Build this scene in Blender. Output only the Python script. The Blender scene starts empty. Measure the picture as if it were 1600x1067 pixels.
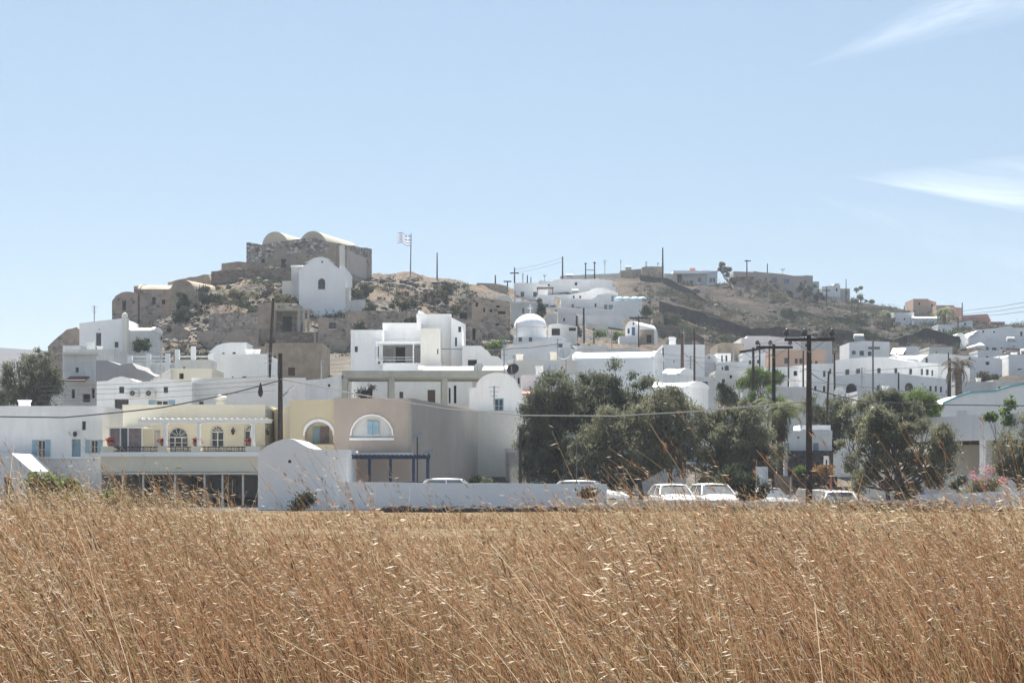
import bpy, math, random
import numpy as np
from mathutils import Vector, noise
random.seed(7); rng = np.random.default_rng(7)
SC = bpy.context.scene
COL = SC.collection

# ---------------------------------------------------------------- camera
F = 3333.0; CX = 800.0; HY = 745.0; CZ = 1.6
cam = bpy.data.cameras.new("camera"); camo = bpy.data.objects.new("camera", cam); COL.objects.link(camo)
camo.location = (0, 0, CZ); camo.rotation_euler = (math.pi/2, 0, 0)
cam.sensor_width = 36; cam.lens = 36*F/1600; cam.shift_y = (HY-533.5)/1600
cam.clip_start = 0.3; cam.clip_end = 20000
SC.camera = camo

# ---------------------------------------------------------------- light
SUN_EL = math.radians(60); SUN_AZ = math.radians(-14)      # azimuth from +Y towards +X
EXPOSURE = 1.56; SKY = 0.05; SUNP = 5.0
SC.view_settings.view_transform = 'Standard'; SC.view_settings.look = 'None'
SC.view_settings.gamma = 1; SC.view_settings.exposure = EXPOSURE
sun = bpy.data.lights.new("sun", 'SUN'); sun.energy = SUNP; sun.angle = math.radians(0.5); sun.color = (1, .95, .87)
suno = bpy.data.objects.new("sun", sun); COL.objects.link(suno)
sd = Vector((math.sin(SUN_AZ)*math.cos(SUN_EL), math.cos(SUN_AZ)*math.cos(SUN_EL), math.sin(SUN_EL)))
suno.rotation_euler = sd.to_track_quat('Z', 'Y').to_euler(); suno.location = (0, 50, 120)

world = bpy.data.worlds.new("World"); SC.world = world; world.use_nodes = True
nt = world.node_tree; nt.nodes.clear()
def N(t, typ, **kw):
    n = t.nodes.new(typ)
    for k, v in kw.items(): setattr(n, k, v)
    return n
def M_(t, op, a, b=None, c=None, clamp=False):
    n = t.nodes.new('ShaderNodeMath'); n.operation = op; n.use_clamp = clamp
    for i, v in enumerate((a, b, c)):
        if v is None: continue
        if isinstance(v, (int, float)): n.inputs[i].default_value = v
        else: t.links.new(v, n.inputs[i])
    return n.outputs[0]
def mixc(t, fac, a, b):
    n = t.nodes.new('ShaderNodeMix'); n.data_type = 'RGBA'
    for sock, v in ((n.inputs[0], fac), (n.inputs[6], a), (n.inputs[7], b)):
        if isinstance(v, (int, float)): sock.default_value = v
        elif isinstance(v, tuple): sock.default_value = (*v[:3], 1)
        else: t.links.new(v, sock)
    return n.outputs[2]
sky = N(nt, 'ShaderNodeTexSky', sky_type='NISHITA'); sky.sun_disc = False
sky.sun_elevation = SUN_EL; sky.sun_rotation = SUN_AZ; sky.altitude = 50
sky.air_density = 1.0; sky.dust_density = .55; sky.ozone_density = 2.5
# thin cirrus, laid out by world direction
tc = N(nt, 'ShaderNodeTexCoord'); sp = N(nt, 'ShaderNodeSeparateXYZ'); nt.links.new(tc.outputs['Generated'], sp.inputs[0])
yy = M_(nt, 'MAXIMUM', sp.outputs[1], 0.02)
a_ = M_(nt, 'DIVIDE', sp.outputs[0], yy); e_ = M_(nt, 'DIVIDE', sp.outputs[2], yy)
def streak(px0, py0, px1, py1, w_up, w_dn, seed, sc_l=9, sc_t=60, soft=.25):
    ax, ez = (px0-CX)/F, (HY-py0)/F; bx, bz = (px1-CX)/F, (HY-py1)/F
    L = math.hypot(bx-ax, bz-ez); ux, uz = (bx-ax)/L, (bz-ez)/L
    da = M_(nt, 'SUBTRACT', a_, ax); de = M_(nt, 'SUBTRACT', e_, ez)
    s = M_(nt, 'ADD', M_(nt, 'MULTIPLY', da, ux/L), M_(nt, 'MULTIPLY', de, uz/L))
    t = M_(nt, 'ADD', M_(nt, 'MULTIPLY', da, -uz), M_(nt, 'MULTIPLY', de, ux))
    cv = N(nt, 'ShaderNodeCombineXYZ'); nt.links.new(M_(nt, 'MULTIPLY', s, L*sc_l), cv.inputs[0])
    nt.links.new(M_(nt, 'MULTIPLY', t, sc_t), cv.inputs[1]); cv.inputs[2].default_value = seed
    nz = N(nt, 'ShaderNodeTexNoise'); nt.links.new(cv.outputs[0], nz.inputs['Vector']); nz.inputs['Scale'].default_value = 1
    nz.inputs['Detail'].default_value = 9; nz.inputs['Roughness'].default_value = .68; nz.inputs['Distortion'].default_value = .6
    grow = M_(nt, 'MAXIMUM', s, 0.03)
    wu = M_(nt, 'MULTIPLY', grow, w_up/F); wd = M_(nt, 'MULTIPLY', grow, w_dn/F)
    up = M_(nt, 'SUBTRACT', 1, M_(nt, 'DIVIDE', M_(nt, 'MAXIMUM', t, 0), wu), clamp=True)
    dn = M_(nt, 'SUBTRACT', 1, M_(nt, 'DIVIDE', M_(nt, 'MAXIMUM', M_(nt, 'MULTIPLY', t, -1), 0), wd), clamp=True)
    st = M_(nt, 'MULTIPLY', M_(nt, 'ADD', s, .02), 2.2, clamp=True)
    m = M_(nt, 'MULTIPLY', M_(nt, 'MULTIPLY', up, dn), st)
    nn = M_(nt, 'MULTIPLY_ADD', nz.outputs[0], 3.6, -1.25, clamp=True)
    return M_(nt, 'MULTIPLY', M_(nt, 'POWER', m, soft+.6), nn)
c1 = streak(1250, 108, 1640, -35, 70, 62, 3.1)
c2 = streak(1310, 275, 1640, 326, 95, 16, 7.7, 10, 40)
c3 = streak(1250, 300, 1420, 352, 30, 30, 1.7, 30, 90)
cl = M_(nt, 'ADD', M_(nt, 'ADD', M_(nt, 'MULTIPLY', c1, .40), M_(nt, 'MULTIPLY', c2, .62)), M_(nt, 'MULTIPLY', c3, .10), clamp=True)
tint = N(nt, 'ShaderNodeMix'); tint.data_type = 'RGBA'; tint.blend_type = 'MULTIPLY'; tint.inputs[0].default_value = 1; tint.inputs[7].default_value = (.58, .625, .645, 1); nt.links.new(sky.outputs[0], tint.inputs[6])
even = mixc(nt, .45, tint.outputs[2], (3.25, 4.35, 5.7))      # thin high veil that evens the blue out
veil = mixc(nt, cl, even, (8.0, 8.7, 9.3))
bg = N(nt, 'ShaderNodeBackground'); bg.inputs[1].default_value = SKY; nt.links.new(veil, bg.inputs[0])
wo = N(nt, 'ShaderNodeOutputWorld'); nt.links.new(bg.outputs[0], wo.inputs[0])

# ---------------------------------------------------------------- geometry helpers
def at(px, py, Y): return Vector(((px-CX)/F*Y, Y, CZ+(HY-py)/F*Y))
def xat(px, Y): return (px-CX)/F*Y
def zat(py, Y): return CZ+(HY-py)/F*Y
def pxm(Y): return Y/F                       # metres per photo pixel

MATS = {}
def material(name, col, rough=.85, var=.12, scale=1.2, bump=.0, bscale=8, col2=None, streaks=0, spec=.3, trans=0, metal=0, rnd=0, detail=5):
    m = bpy.data.materials.new(name); m.use_nodes = True; t = m.node_tree; t.nodes.clear()
    out = N(t, 'ShaderNodeOutputMaterial'); b = N(t, 'ShaderNodeBsdfPrincipled')
    b.inputs['Roughness'].default_value = rough; b.inputs['Specular IOR Level'].default_value = spec; b.inputs['Metallic'].default_value = metal
    g = N(t, 'ShaderNodeNewGeometry')
    nz = N(t, 'ShaderNodeTexNoise'); nz.inputs['Scale'].default_value = scale; nz.inputs['Detail'].default_value = detail; nz.inputs['Roughness'].default_value = .6
    t.links.new(g.outputs['Position'], nz.inputs['Vector'])
    c2 = col2 or tuple(c*(1-2*var) for c in col)
    f = M_(t, 'MULTIPLY_ADD', nz.outputs[0], 2.6, -.8, clamp=True)
    c = mixc(t, f, c2, col)
    if streaks:
        mp = N(t, 'ShaderNodeMapping'); mp.inputs['Scale'].default_value = (3.0, 3.0, .35); t.links.new(g.outputs['Position'], mp.inputs[0])
        n2 = N(t, 'ShaderNodeTexNoise'); n2.inputs['Scale'].default_value = 1; n2.inputs['Detail'].default_value = 6; t.links.new(mp.outputs[0], n2.inputs['Vector'])
        c = mixc(t, M_(t, 'MULTIPLY_ADD', n2.outputs[0], 3*streaks, -1.55*streaks, clamp=True), c, tuple(x*.55 for x in col))
    if rnd:
        oi = N(t, 'ShaderNodeObjectInfo')
        mm = N(t, 'ShaderNodeMix'); mm.data_type = 'RGBA'; mm.blend_type = 'MULTIPLY'; mm.inputs[0].default_value = 1
        t.links.new(c, mm.inputs[6]); cr = N(t, 'ShaderNodeCombineColor')
        v = M_(t, 'MULTIPLY_ADD', oi.outputs['Random'], rnd, 1-rnd)
        for i in range(3): t.links.new(v, cr.inputs[i])
        t.links.new(cr.outputs[0], mm.inputs[7]); c = mm.outputs[2]
    t.links.new(c, b.inputs['Base Color'])
    if bump:
        n3 = N(t, 'ShaderNodeTexNoise'); n3.inputs['Scale'].default_value = bscale; n3.inputs['Detail'].default_value = 4
        t.links.new(g.outputs['Position'], n3.inputs['Vector'])
        bp = N(t, 'ShaderNodeBump'); bp.inputs['Strength'].default_value = bump; bp.inputs['Distance'].default_value = .12
        t.links.new(n3.outputs[0], bp.inputs['Height']); t.links.new(bp.outputs[0], b.inputs['Normal'])
    if trans:
        tr = N(t, 'ShaderNodeBsdfTranslucent'); t.links.new(c, tr.inputs[0]); mx = N(t, 'ShaderNodeMixShader'); mx.inputs[0].default_value = trans
        t.links.new(b.outputs[0], mx.inputs[1]); t.links.new(tr.outputs[0], mx.inputs[2]); t.links.new(mx.outputs[0], out.inputs[0])
    else: t.links.new(b.outputs[0], out.inputs[0])
    MATS[name] = m; return m

def stone_material(name, light, dark, mortar, scale=2.2, plaster=None, pl_amt=.5, zsplit=None):
    """rubble masonry: voronoi stones with mortar, plaster still sticking in patches"""
    m = bpy.data.materials.new(name); m.use_nodes = True; t = m.node_tree; t.nodes.clear()
    out = N(t, 'ShaderNodeOutputMaterial'); b = N(t, 'ShaderNodeBsdfPrincipled'); b.inputs['Roughness'].default_value = .95; b.inputs['Specular IOR Level'].default_value = .15
    g = N(t, 'ShaderNodeNewGeometry')
    mp = N(t, 'ShaderNodeMapping'); mp.inputs['Scale'].default_value = (1, 1, 1.5); t.links.new(g.outputs['Position'], mp.inputs[0])
    v = N(t, 'ShaderNodeTexVoronoi'); v.inputs['Scale'].default_value = scale; t.links.new(mp.outputs[0], v.inputs['Vector'])
    ve = N(t, 'ShaderNodeTexVoronoi'); ve.feature = 'DISTANCE_TO_EDGE'; ve.inputs['Scale'].default_value = scale; t.links.new(mp.outputs[0], ve.inputs['Vector'])
    s = N(t, 'ShaderNodeSeparateColor'); t.links.new(v.outputs['Color'], s.inputs[0])
    c = mixc(t, s.outputs[0], dark, light)
    edge = M_(t, 'MULTIPLY_ADD', ve.outputs[0], -14, 1.5, clamp=True)
    c = mixc(t, edge, c, mortar)
    nz = N(t, 'ShaderNodeTexNoise'); nz.inputs['Scale'].default_value = .35; nz.inputs['Detail'].default_value = 8; nz.inputs['Roughness'].default_value = .65
    t.links.new(g.outputs['Position'], nz.inputs['Vector'])
    if plaster:
        if zsplit:
            sz = N(t, 'ShaderNodeSeparateXYZ'); t.links.new(g.outputs['Position'], sz.inputs[0])
            hgt = M_(t, 'MULTIPLY', M_(t, 'SUBTRACT', zsplit, sz.outputs[2]), 1.1)
            f = M_(t, 'ADD', M_(t, 'MULTIPLY_ADD', nz.outputs[0], 12, -6.0), hgt, clamp=True)
        else: f = M_(t, 'MULTIPLY_ADD', nz.outputs[0], 14, -14*(1-pl_amt), clamp=True)
        n4 = N(t, 'ShaderNodeTexNoise'); n4.inputs['Scale'].default_value = 1.1; n4.inputs['Detail'].default_value = 6; t.links.new(g.outputs['Position'], n4.inputs['Vector'])
        pc = mixc(t, M_(t, 'MULTIPLY_ADD', n4.outputs[0], 2.2, -.6, clamp=True), tuple(x*.72 for x in plaster), plaster)
        c = mixc(t, f, c, pc)
    t.links.new(c, b.inputs['Base Color'])
    bp = N(t, 'ShaderNodeBump'); bp.inputs['Strength'].default_value = .6; bp.inputs['Distance'].default_value = .15
    t.links.new(M_(t, 'MINIMUM', ve.outputs[0], .12), bp.inputs['Height']); t.links.new(bp.outputs[0], b.inputs['Normal'])
    t.links.new(b.outputs[0], out.inputs[0]); MATS[name] = m; return m

W = material('whitewash', (.87, .87, .865), .9, .07, .45, .35, 3, streaks=.34, rnd=.12)
WS = material('smooth_whitewash', (.90, .90, .895), .85, .04, .5, .15, 4, streaks=.12)
WG = material('greyed_whitewash', (.70, .70, .685), .9, .12, .6, .2, 5, streaks=.45, rnd=.12)
WW = material('warm_whitewash', (.76, .73, .66), .9, .08, .5, .15, 5, streaks=.2, rnd=.08)
GP = material('grey_plaster', (.33, .33, .34), .95, .1, .5, .2, 5, streaks=.3)
CREAM = material('cream_paint', (.72, .67, .54), .85, .05, .5, .1, 5, streaks=.1)
YEL = material('yellow_paint', (.66, .57, .39), .85, .05, .5, .1, 5, streaks=.1)
BEI = material('beige_plaster', (.46, .385, .325), .92, .08, .5, .2, 5, streaks=.2)
GRY = material('weathered_grey_render', (.46, .415, .37), .92, .09, .4, .15, 4, streaks=.25)
TAN = material('tan_plaster', (.47, .385, .295), .95, .2, 1.1, .4, 4, streaks=.55, rnd=.15)
PINK = material('faded_terracotta_plaster', (.48, .25, .19), .95, .15, .7, .3, 4, streaks=.3)
PEACH = material('peach_paint', (.55, .38, .28), .9, .08, .6, .1, 4, streaks=.2)
CONC = material('raw_concrete', (.40, .39, .34), .95, .12, .9, .3, 6, streaks=.3)
RUIN = stone_material('ruined_masonry', (.44, .40, .35), (.12, .10, .095), (.30, .27, .22), 2.1, (.42, .35, .27), .36)
RUIN2 = stone_material('plastered_ruin', (.42, .36, .31), (.13, .10, .09), (.30, .26, .2), 2.1, (.45, .36, .285), .52)
CASTLE = stone_material('fort_masonry', (.52, .49, .45), (.07, .055, .05), (.16, .13, .12), 2.0, (.34, .29, .23), .44, zsplit=29.6)
DARKSTONE = stone_material('dark_lava_masonry', (.10, .09, .09), (.035, .03, .03), (.10, .09, .085), 3.2)
BROWNSTONE = stone_material('brown_rubble_masonry', (.26, .21, .16), (.11, .085, .07), (.17, .14, .11), 2.4)
VAULT = material('lime_vault_plaster', (.46, .43, .35), .9, .1, .5, .1, 4, streaks=.15)
GLASS = material('dark_window_glass', (.035, .045, .055), .12, .2, .8, spec=.7)
DARK = material('painted_dark_interior', (.03, .028, .027), .95, .1)  # near black colour stands in for unlit depth behind openings and grilles
BROWN = material('brown_wood', (.13, .065, .04), .7, .25, 3)
WOOD = material('weathered_pole_wood', (.055, .04, .032), .85, .3, 4, .2, 20)
GREYPOLE = material('grey_concrete_pole', (.16, .16, .16), .85, .15, 2)
BLUE = material('blue_paint', (.06, .16, .36), .6, .1, 2)
LBLUE = material('pale_blue_paint', (.30, .46, .55), .6, .12, 2)
TEAL = material('teal_trim_paint', (.16, .46, .52), .6, .1, 2)
NAVY = material('navy_paint', (.018, .035, .085), .6, .1, 2)
WFRAME = material('white_frame_paint', (.72, .72, .70), .6, .05, 2)
IRON = material('black_iron', (.025, .025, .028), .6, .1, 3)
STEEL = material('grey_steel', (.30, .31, .32), .45, .1, 2, metal=.6)
PLAST = material('pale_plastic', (.62, .62, .58), .6, .08, 3)
CURT = material('mauve_curtain', (.30, .24, .25), .9, .25, 4)
TERRA = material('terracotta', (.35, .13, .08), .85, .15, 6)
REDFL = material('red_flower', (.30, .03, .04), .8, .3, 12, trans=.3)
TILE = material('red_roof_tile', (.40, .17, .12), .85, .2, 4)
WIRE = material('black_cable', (.06, .06, .065), .6, .1, 3)
PWIRE = material('pale_twisted_cable', (.34, .34, .33), .5, .3, 30)
PORC = material('dark_glazed_insulator', (.05, .035, .03), .25, .1, 3, spec=.7)

class MB:
    def __init__(s): s.v = []; s.f = []; s.m = []; s.ms = []
    def mi(s, mat):
        if mat not in s.ms: s.ms.append(mat)
        return s.ms.index(mat)
    def face(s, pts, mat):
        i = len(s.v); s.v += [tuple(p) for p in pts]; s.f.append(tuple(range(i, i+len(pts)))); s.m.append(s.mi(mat))
    def hexa(s, b, t, mat):
        """b, t: 4 bottom and 4 top points, counter-clockwise from above"""
        i = len(s.v); s.v += [tuple(p) for p in b]+[tuple(p) for p in t]
        for q in ((3, 2, 1, 0), (4, 5, 6, 7), (0, 1, 5, 4), (1, 2, 6, 5), (2, 3, 7, 6), (3, 0, 4, 7)):
            s.f.append(tuple(i+k for k in q)); s.m.append(s.mi(mat))
    def box(s, x0, x1, y0, y1, z0, z1, mat):
        s.hexa([(x0, y0, z0), (x1, y0, z0), (x1, y1, z0), (x0, y1, z0)], [(x0, y0, z1), (x1, y0, z1), (x1, y1, z1), (x0, y1, z1)], mat)
    def obox(s, P, u, n, u0, u1, d0, d1, z0, z1, mat):
        """box in a facade frame: u along, d inward"""
        q = lambda a, d, z: (P[0]+u[0]*a+n[0]*d, P[1]+u[1]*a+n[1]*d, z)
        s.hexa([q(u0, d0, z0), q(u1, d0, z0), q(u1, d1, z0), q(u0, d1, z0)], [q(u0, d0, z1), q(u1, d0, z1), q(u1, d1, z1), q(u0, d1, z1)], mat)
    def tube(s, pts, rads, mat, n=8, cap=True):
        pts = [Vector(p) for p in pts]; rings = []
        if isinstance(rads, (int, float)): rads = [rads]*len(pts)
        for i, p in enumerate(pts):
            d = (pts[min(i+1, len(pts)-1)]-pts[max(i-1, 0)]).normalized()
            a = d.cross(Vector((0, 0, 1)) if abs(d.z) < .9 else Vector((1, 0, 0))).normalized(); b = d.cross(a)
            i0 = len(s.v)
            for k in range(n):
                w = 2*math.pi*k/n; s.v.append(tuple(p+(a*math.cos(w)+b*math.sin(w))*rads[i]))
            rings.append(i0)
        mi = s.mi(mat)
        for r0, r1 in zip(rings, rings[1:]):
            for k in range(n): s.f.append((r0+k, r0+(k+1) % n, r1+(k+1) % n, r1+k)); s.m.append(mi)
        if cap:
            s.f.append(tuple(rings[0]+k for k in range(n-1, -1, -1))); s.m.append(mi)
            s.f.append(tuple(rings[-1]+k for k in range(n))); s.m.append(mi)
    def lathe(s, c, prof, mat, n=20):
        """prof: (radius, z) from bottom to top"""
        rings = []
        for r, z in prof:
            rings.append(len(s.v))
            for k in range(n): w = 2*math.pi*k/n; s.v.append((c[0]+r*math.cos(w), c[1]+r*math.sin(w), c[2]+z))
        mi = s.mi(mat)
        for r0, r1 in zip(rings, rings[1:]):
            for k in range(n): s.f.append((r0+k, r0+(k+1) % n, r1+(k+1) % n, r1+k)); s.m.append(mi)
        s.f.append(tuple(rings[0]+k for k in range(n-1, -1, -1))); s.m.append(mi)
        s.f.append(tuple(rings[-1]+k for k in range(n))); s.m.append(mi)
    def build(s, name, parent=None, smooth=False):
        me = bpy.data.meshes.new(name); off = Vector((0, 0, 0))
        if parent is not None: off = world_loc(parent)
        elif s.v: 
            a = np.array(s.v); off = Vector((float(a[:, 0].mean()), float(a[:, 1].mean()), float(a[:, 2].min())))
        me.from_pydata([(v[0]-off.x, v[1]-off.y, v[2]-off.z) for v in s.v], [], s.f)
        for m in s.ms: me.materials.append(m)
        me.polygons.foreach_set('material_index', s.m)
        if smooth: me.polygons.foreach_set('use_smooth', [True]*len(s.f))
        me.update(); o = bpy.data.objects.new(name, me); COL.objects.link(o)
        if parent is not None: o.parent = parent
        else: o.location = off
        return o
def world_loc(o):
    v = Vector(o.location)
    while o.parent is not None: o = o.parent; v = v+Vector(o.location)
    return v
def thing(name, label, cat, loc, group=None):
    o = bpy.data.objects.new(name, None); COL.objects.link(o); o.location = loc; o.empty_display_size = .3
    return tag(o, label, cat, group)
def tag(o, label=None, cat=None, group=None, kind=None):
    if label: o['label'] = label
    if cat: o['category'] = cat
    if group: o['group'] = group
    if kind: o['kind'] = kind
    return o
def arrays_mesh(name, V, Fq, mat, parent=None, attr=None, mats=None, midx=None, smooth=False):
    """V (n,3) world, Fq (m,4)"""
    me = bpy.data.meshes.new(name); off = world_loc(parent) if parent is not None else Vector((0, 0, 0))
    V = np.asarray(V, np.float32)-np.array(off, np.float32); n, m, k = len(V), len(Fq), Fq.shape[1]
    me.vertices.add(n); me.vertices.foreach_set('co', V.ravel())
    me.loops.add(m*k); me.loops.foreach_set('vertex_index', Fq.astype(np.int32).ravel())
    me.polygons.add(m); me.polygons.foreach_set('loop_start', np.arange(0, m*k, k, dtype=np.int32))
    me.polygons.foreach_set('loop_total', np.full(m, k, np.int32))
    for mt in (mats or [mat]): me.materials.append(mt)
    if midx is not None: me.polygons.foreach_set('material_index', np.asarray(midx, np.int32))
    if attr is not None:
        a = me.attributes.new('tint', 'FLOAT', 'POINT'); a.data.foreach_set('value', np.asarray(attr, np.float32))
    if smooth: me.polygons.foreach_set('use_smooth', np.ones(m, bool))
    me.update(calc_edges=True); o = bpy.data.objects.new(name, me); COL.objects.link(o)
    if parent is not None: o.parent = parent
    return o

# ---------------------------------------------------------------- terrain
def row(Y, *pp): return (Y, [(xat(px, Y), zat(py, Y)) for px, py in pp])
def rowz(Y, *pp): return (Y, [(xat(px, Y), z) for px, z in pp])
ROWS = [
 rowz(0, (800, .30)), rowz(20, (800, .28)), rowz(60, (800, .05)), rowz(98, (800, 0)),
 rowz(103.2, (0, 0), (1700, 0)), rowz(104, (0, 0), (900, 0), (1000, -.2), (1150, -.25), (1240, -.6), (1380, -.6), (1450, -.1), (1700, 0)),
 rowz(112, (0, 0), (900, 0), (1000, -.2), (1150, -.25), (1240, -.5), (1380, -.5), (1450, -.1), (1700, 0)),
 rowz(128, (0, .6), (400, .8), (800, .8), (1200, .4), (1600, .6)),
 rowz(150, (0, 3), (400, 4), (700, 4.5), (900, 4.2), (1150, 2.6), (1600, 3)),
 rowz(180, (-100, 4), (60, 5), (200, 8), (450, 9.3), (650, 9.8), (900, 9.5), (1100, 7), (1300, 6), (1600, 6.5)),
 row(220, (-100, 680), (50, 655), (110, 575), (200, 558), (400, 550), (480, 546), (560, 540), (700, 533), (800, 548), (1000, 545), (1150, 580), (1300, 612), (1600, 600)),
 row(240, (-100, 690), (60, 620), (120, 552), (190, 530), (330, 484), (420, 474), (460, 472), (545, 488), (650, 502), (740, 525), (830, 530), (1000, 541), (1150, 566), (1300, 590), (1500, 585), (1600, 575)),
 row(256, (-100, 700), (60, 620), (130, 560), (175, 512), (250, 490), (310, 462), (345, 440), (385, 428), (455, 428), (480, 445), (545, 462), (585, 452), (650, 476), (720, 495), (800, 520), (900, 522), (1000, 534), (1100, 550), (1250, 575), (1400, 574), (1600, 566)),
 row(270, (-100, 700), (70, 620), (130, 560), (175, 512), (250, 490), (330, 452), (385, 420), (580, 436), (640, 442), (700, 452), (740, 462), (800, 505), (880, 512), (1000, 525), (1060, 528), (1100, 535), (1250, 552), (1400, 560), (1600, 556)),
 row(300, (-100, 700), (70, 640), (130, 580), (180, 520), (250, 475), (330, 436), (385, 420), (580, 434), (650, 436), (720, 441), (790, 462), (850, 484), (900, 490), (1000, 505), (1040, 512), (1100, 524), (1200, 536), (1250, 540), (1400, 548), (1500, 548), (1600, 550)),
 row(330, (-100, 700), (180, 560), (385, 450), (600, 441), (720, 448), (800, 462), (900, 462), (1000, 478), (1045, 480), (1100, 492), (1200, 515), (1300, 520), (1400, 530), (1500, 528), (1600, 530)),
 row(355, (-100, 700), (385, 480), (700, 460), (800, 458), (900, 452), (1000, 455), (1040, 458), (1100, 480), (1200, 497), (1300, 505), (1400, 517), (1500, 518), (1600, 523)),
 row(385, (-100, 700), (600, 500), (800, 462), (900, 440), (960, 436), (1040, 441), (1070, 445), (1150, 454), (1250, 476), (1300, 488), (1400, 497), (1500, 513), (1600, 519)),
 row(430, (-100, 700), (600, 520), (800, 470), (900, 440), (960, 431), (1050, 442), (1200, 447), (1280, 458), (1330, 473), (1400, 484), (1500, 507), (1600, 514)),
 row(520, (-100, 700), (600, 560), (900, 480), (1200, 480), (1400, 500), (1600, 530)),
 row(900, (-400, 640), (800, 640), (2000, 640)),
 row(1500, (-800, 556), (0, 551), (60, 549), (110, 552), (300, 575), (800, 640), (2400, 640)),
 rowz(2200, (800, 0)), rowz(30000, (800, 0))]
ROWX = [(Y, np.array([p[0] for p in P]), np.array([p[1] for p in P])) for Y, P in ROWS]
def _row_z(i, x):
    Y, X, Z = ROWX[i]; return float(np.interp(x, X, Z))
def ground(x, y):
    y = max(y, 0)
    for i in range(len(ROWX)-1):
        if y <= ROWX[i+1][0]:
            t = (y-ROWX[i][0])/(ROWX[i+1][0]-ROWX[i][0]); break
    else: return 0
    z = _row_z(i, x)*(1-t)+_row_z(i+1, x)*t
    k = min(1, max(0, (y-195)/40))*min(1, max(0, (900-y)/300)) if y < 900 else 0
    if k > 0:
        p = Vector((x*.11, y*.11, 0)); z += k*(noise.fractal(p, 1.0, 2.1, 5)*1.3 + noise.noise(Vector((x*.6, y*.6, 3)))*.25)
    elif y < 100: z += noise.noise(Vector((x*.25, y*.25, 0)))*.05
    if y > 900: z += noise.fractal(Vector((x*.004, y*.004, 2)), 1, 2, 5)*10*min(1, (y-900)/300)*max(0, min(1, (2200-y)/300))
    return z
def spaced(lo, hi, step, far, g=1.22):
    core = list(np.arange(lo, hi+.01, step)); a = []; s = step; x = core[-1]
    while x < far: s *= g; x += s; a.append(x)
    b = []; s = step; x = core[0]
    while x > -far: s *= g; x -= s; b.append(x)
    return b[::-1]+core+a
gx = spaced(-95, 140, 1.15, 3000)
gy = list(np.arange(-30, 100, 4.0))+list(np.arange(100, 190, 2.0))+list(np.arange(190, 450, 1.15))
s = 1.5
while gy[-1] < 2300: s = min(s*1.15, 45); gy.append(gy[-1]+s)
while gy[-1] < 3600: s *= 1.3; gy.append(gy[-1]+s)
V = [(x, y, ground(x, y)) for y in gy for x in gx]
nx, ny = len(gx), len(gy)
I = np.arange(nx*ny).reshape(ny, nx)
Fq = np.stack([I[:-1, :-1], I[:-1, 1:], I[1:, 1:], I[1:, :-1]], -1).reshape(-1, 4)
gm = bpy.data.materials.new('ground_earth'); gm.use_nodes = True; t = gm.node_tree; t.nodes.clear()
out = N(t, 'ShaderNodeOutputMaterial'); b = N(t, 'ShaderNodeBsdfPrincipled'); b.inputs['Roughness'].default_value = 1; b.inputs['Specular IOR Level'].default_value = .05
g = N(t, 'ShaderNodeNewGeometry'); spx = N(t, 'ShaderNodeSeparateXYZ'); t.links.new(g.outputs['Position'], spx.inputs[0])
def nzn(sc, det=6, r=.6, w=0):
    n = N(t, 'ShaderNodeTexNoise'); n.inputs['Scale'].default_value = sc; n.inputs['Detail'].default_value = det; n.inputs['Roughness'].default_value = r
    t.links.new(g.outputs['Position'], n.inputs['Vector']); return n.outputs[0]
straw = mixc(t, M_(t, 'MULTIPLY_ADD', nzn(.5), 3, -1, clamp=True), (.10, .075, .043), (.20, .15, .09))
dust = mixc(t, M_(t, 'MULTIPLY_ADD', nzn(.4), 3, -1, clamp=True), (.08, .072, .064), (.16, .143, .122))
rock = mixc(t, M_(t, 'MULTIPLY_ADD', nzn(1.7, 9, .75), 4.2, -1.65, clamp=True), (.035, .031, .028), (.225, .20, .172))
rock = mixc(t, M_(t, 'MULTIPLY_ADD', nzn(.16, 5), 5, -2.3, clamp=True), rock, (.17, .125, .09))
rock = mixc(t, M_(t, 'MULTIPLY_ADD', nzn(.45, 8, .75), 7, -3.7, clamp=True), rock, (.055, .06, .035))
brush = mixc(t, M_(t, 'MULTIPLY_ADD', nzn(1.0, 9, .75), 4.2, -1.6, clamp=True), (.020, .018, .018), (.068, .058, .05))
brush = mixc(t, M_(t, 'MULTIPLY_ADD', nzn(.09, 5), 6, -3.3, clamp=True), brush, (.105, .082, .058))
far = mixc(t, M_(t, 'MULTIPLY_ADD', nzn(.02, 6), 3, -1, clamp=True), (.025, .028, .026), (.06, .052, .044))
hill = mixc(t, M_(t, 'MULTIPLY_ADD', spx.outputs[0], .06, -.55, clamp=True), rock, brush)      # castle rock is pale, the eastern slope dark
litter = mixc(t, M_(t, 'MULTIPLY_ADD', nzn(6), 3, -1, clamp=True), (.02, .013, .008), (.08, .05, .028))
straw = mixc(t, M_(t, 'MULTIPLY_ADD', spx.outputs[1], .04, -.7, clamp=True), litter, straw)
c = mixc(t, M_(t, 'MULTIPLY_ADD', spx.outputs[1], .2, -19.6, clamp=True), straw, dust)
c = mixc(t, M_(t, 'MULTIPLY_ADD', spx.outputs[1], .04, -8.2, clamp=True), c, hill)
c = mixc(t, M_(t, 'MULTIPLY_ADD', spx.outputs[1], .005, -3, clamp=True), c, far)
t.links.new(c, b.inputs['Base Color'])
bp = N(t, 'ShaderNodeBump'); bp.inputs['Strength'].default_value = .9; bp.inputs['Distance'].default_value = .5
t.links.new(nzn(1.6, 6, .65), bp.inputs['Height']); t.links.new(bp.outputs[0], b.inputs['Normal']); t.links.new(b.outputs[0], out.inputs[0])
tag(arrays_mesh('ground', V, Fq, gm, smooth=True), kind='structure')

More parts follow.
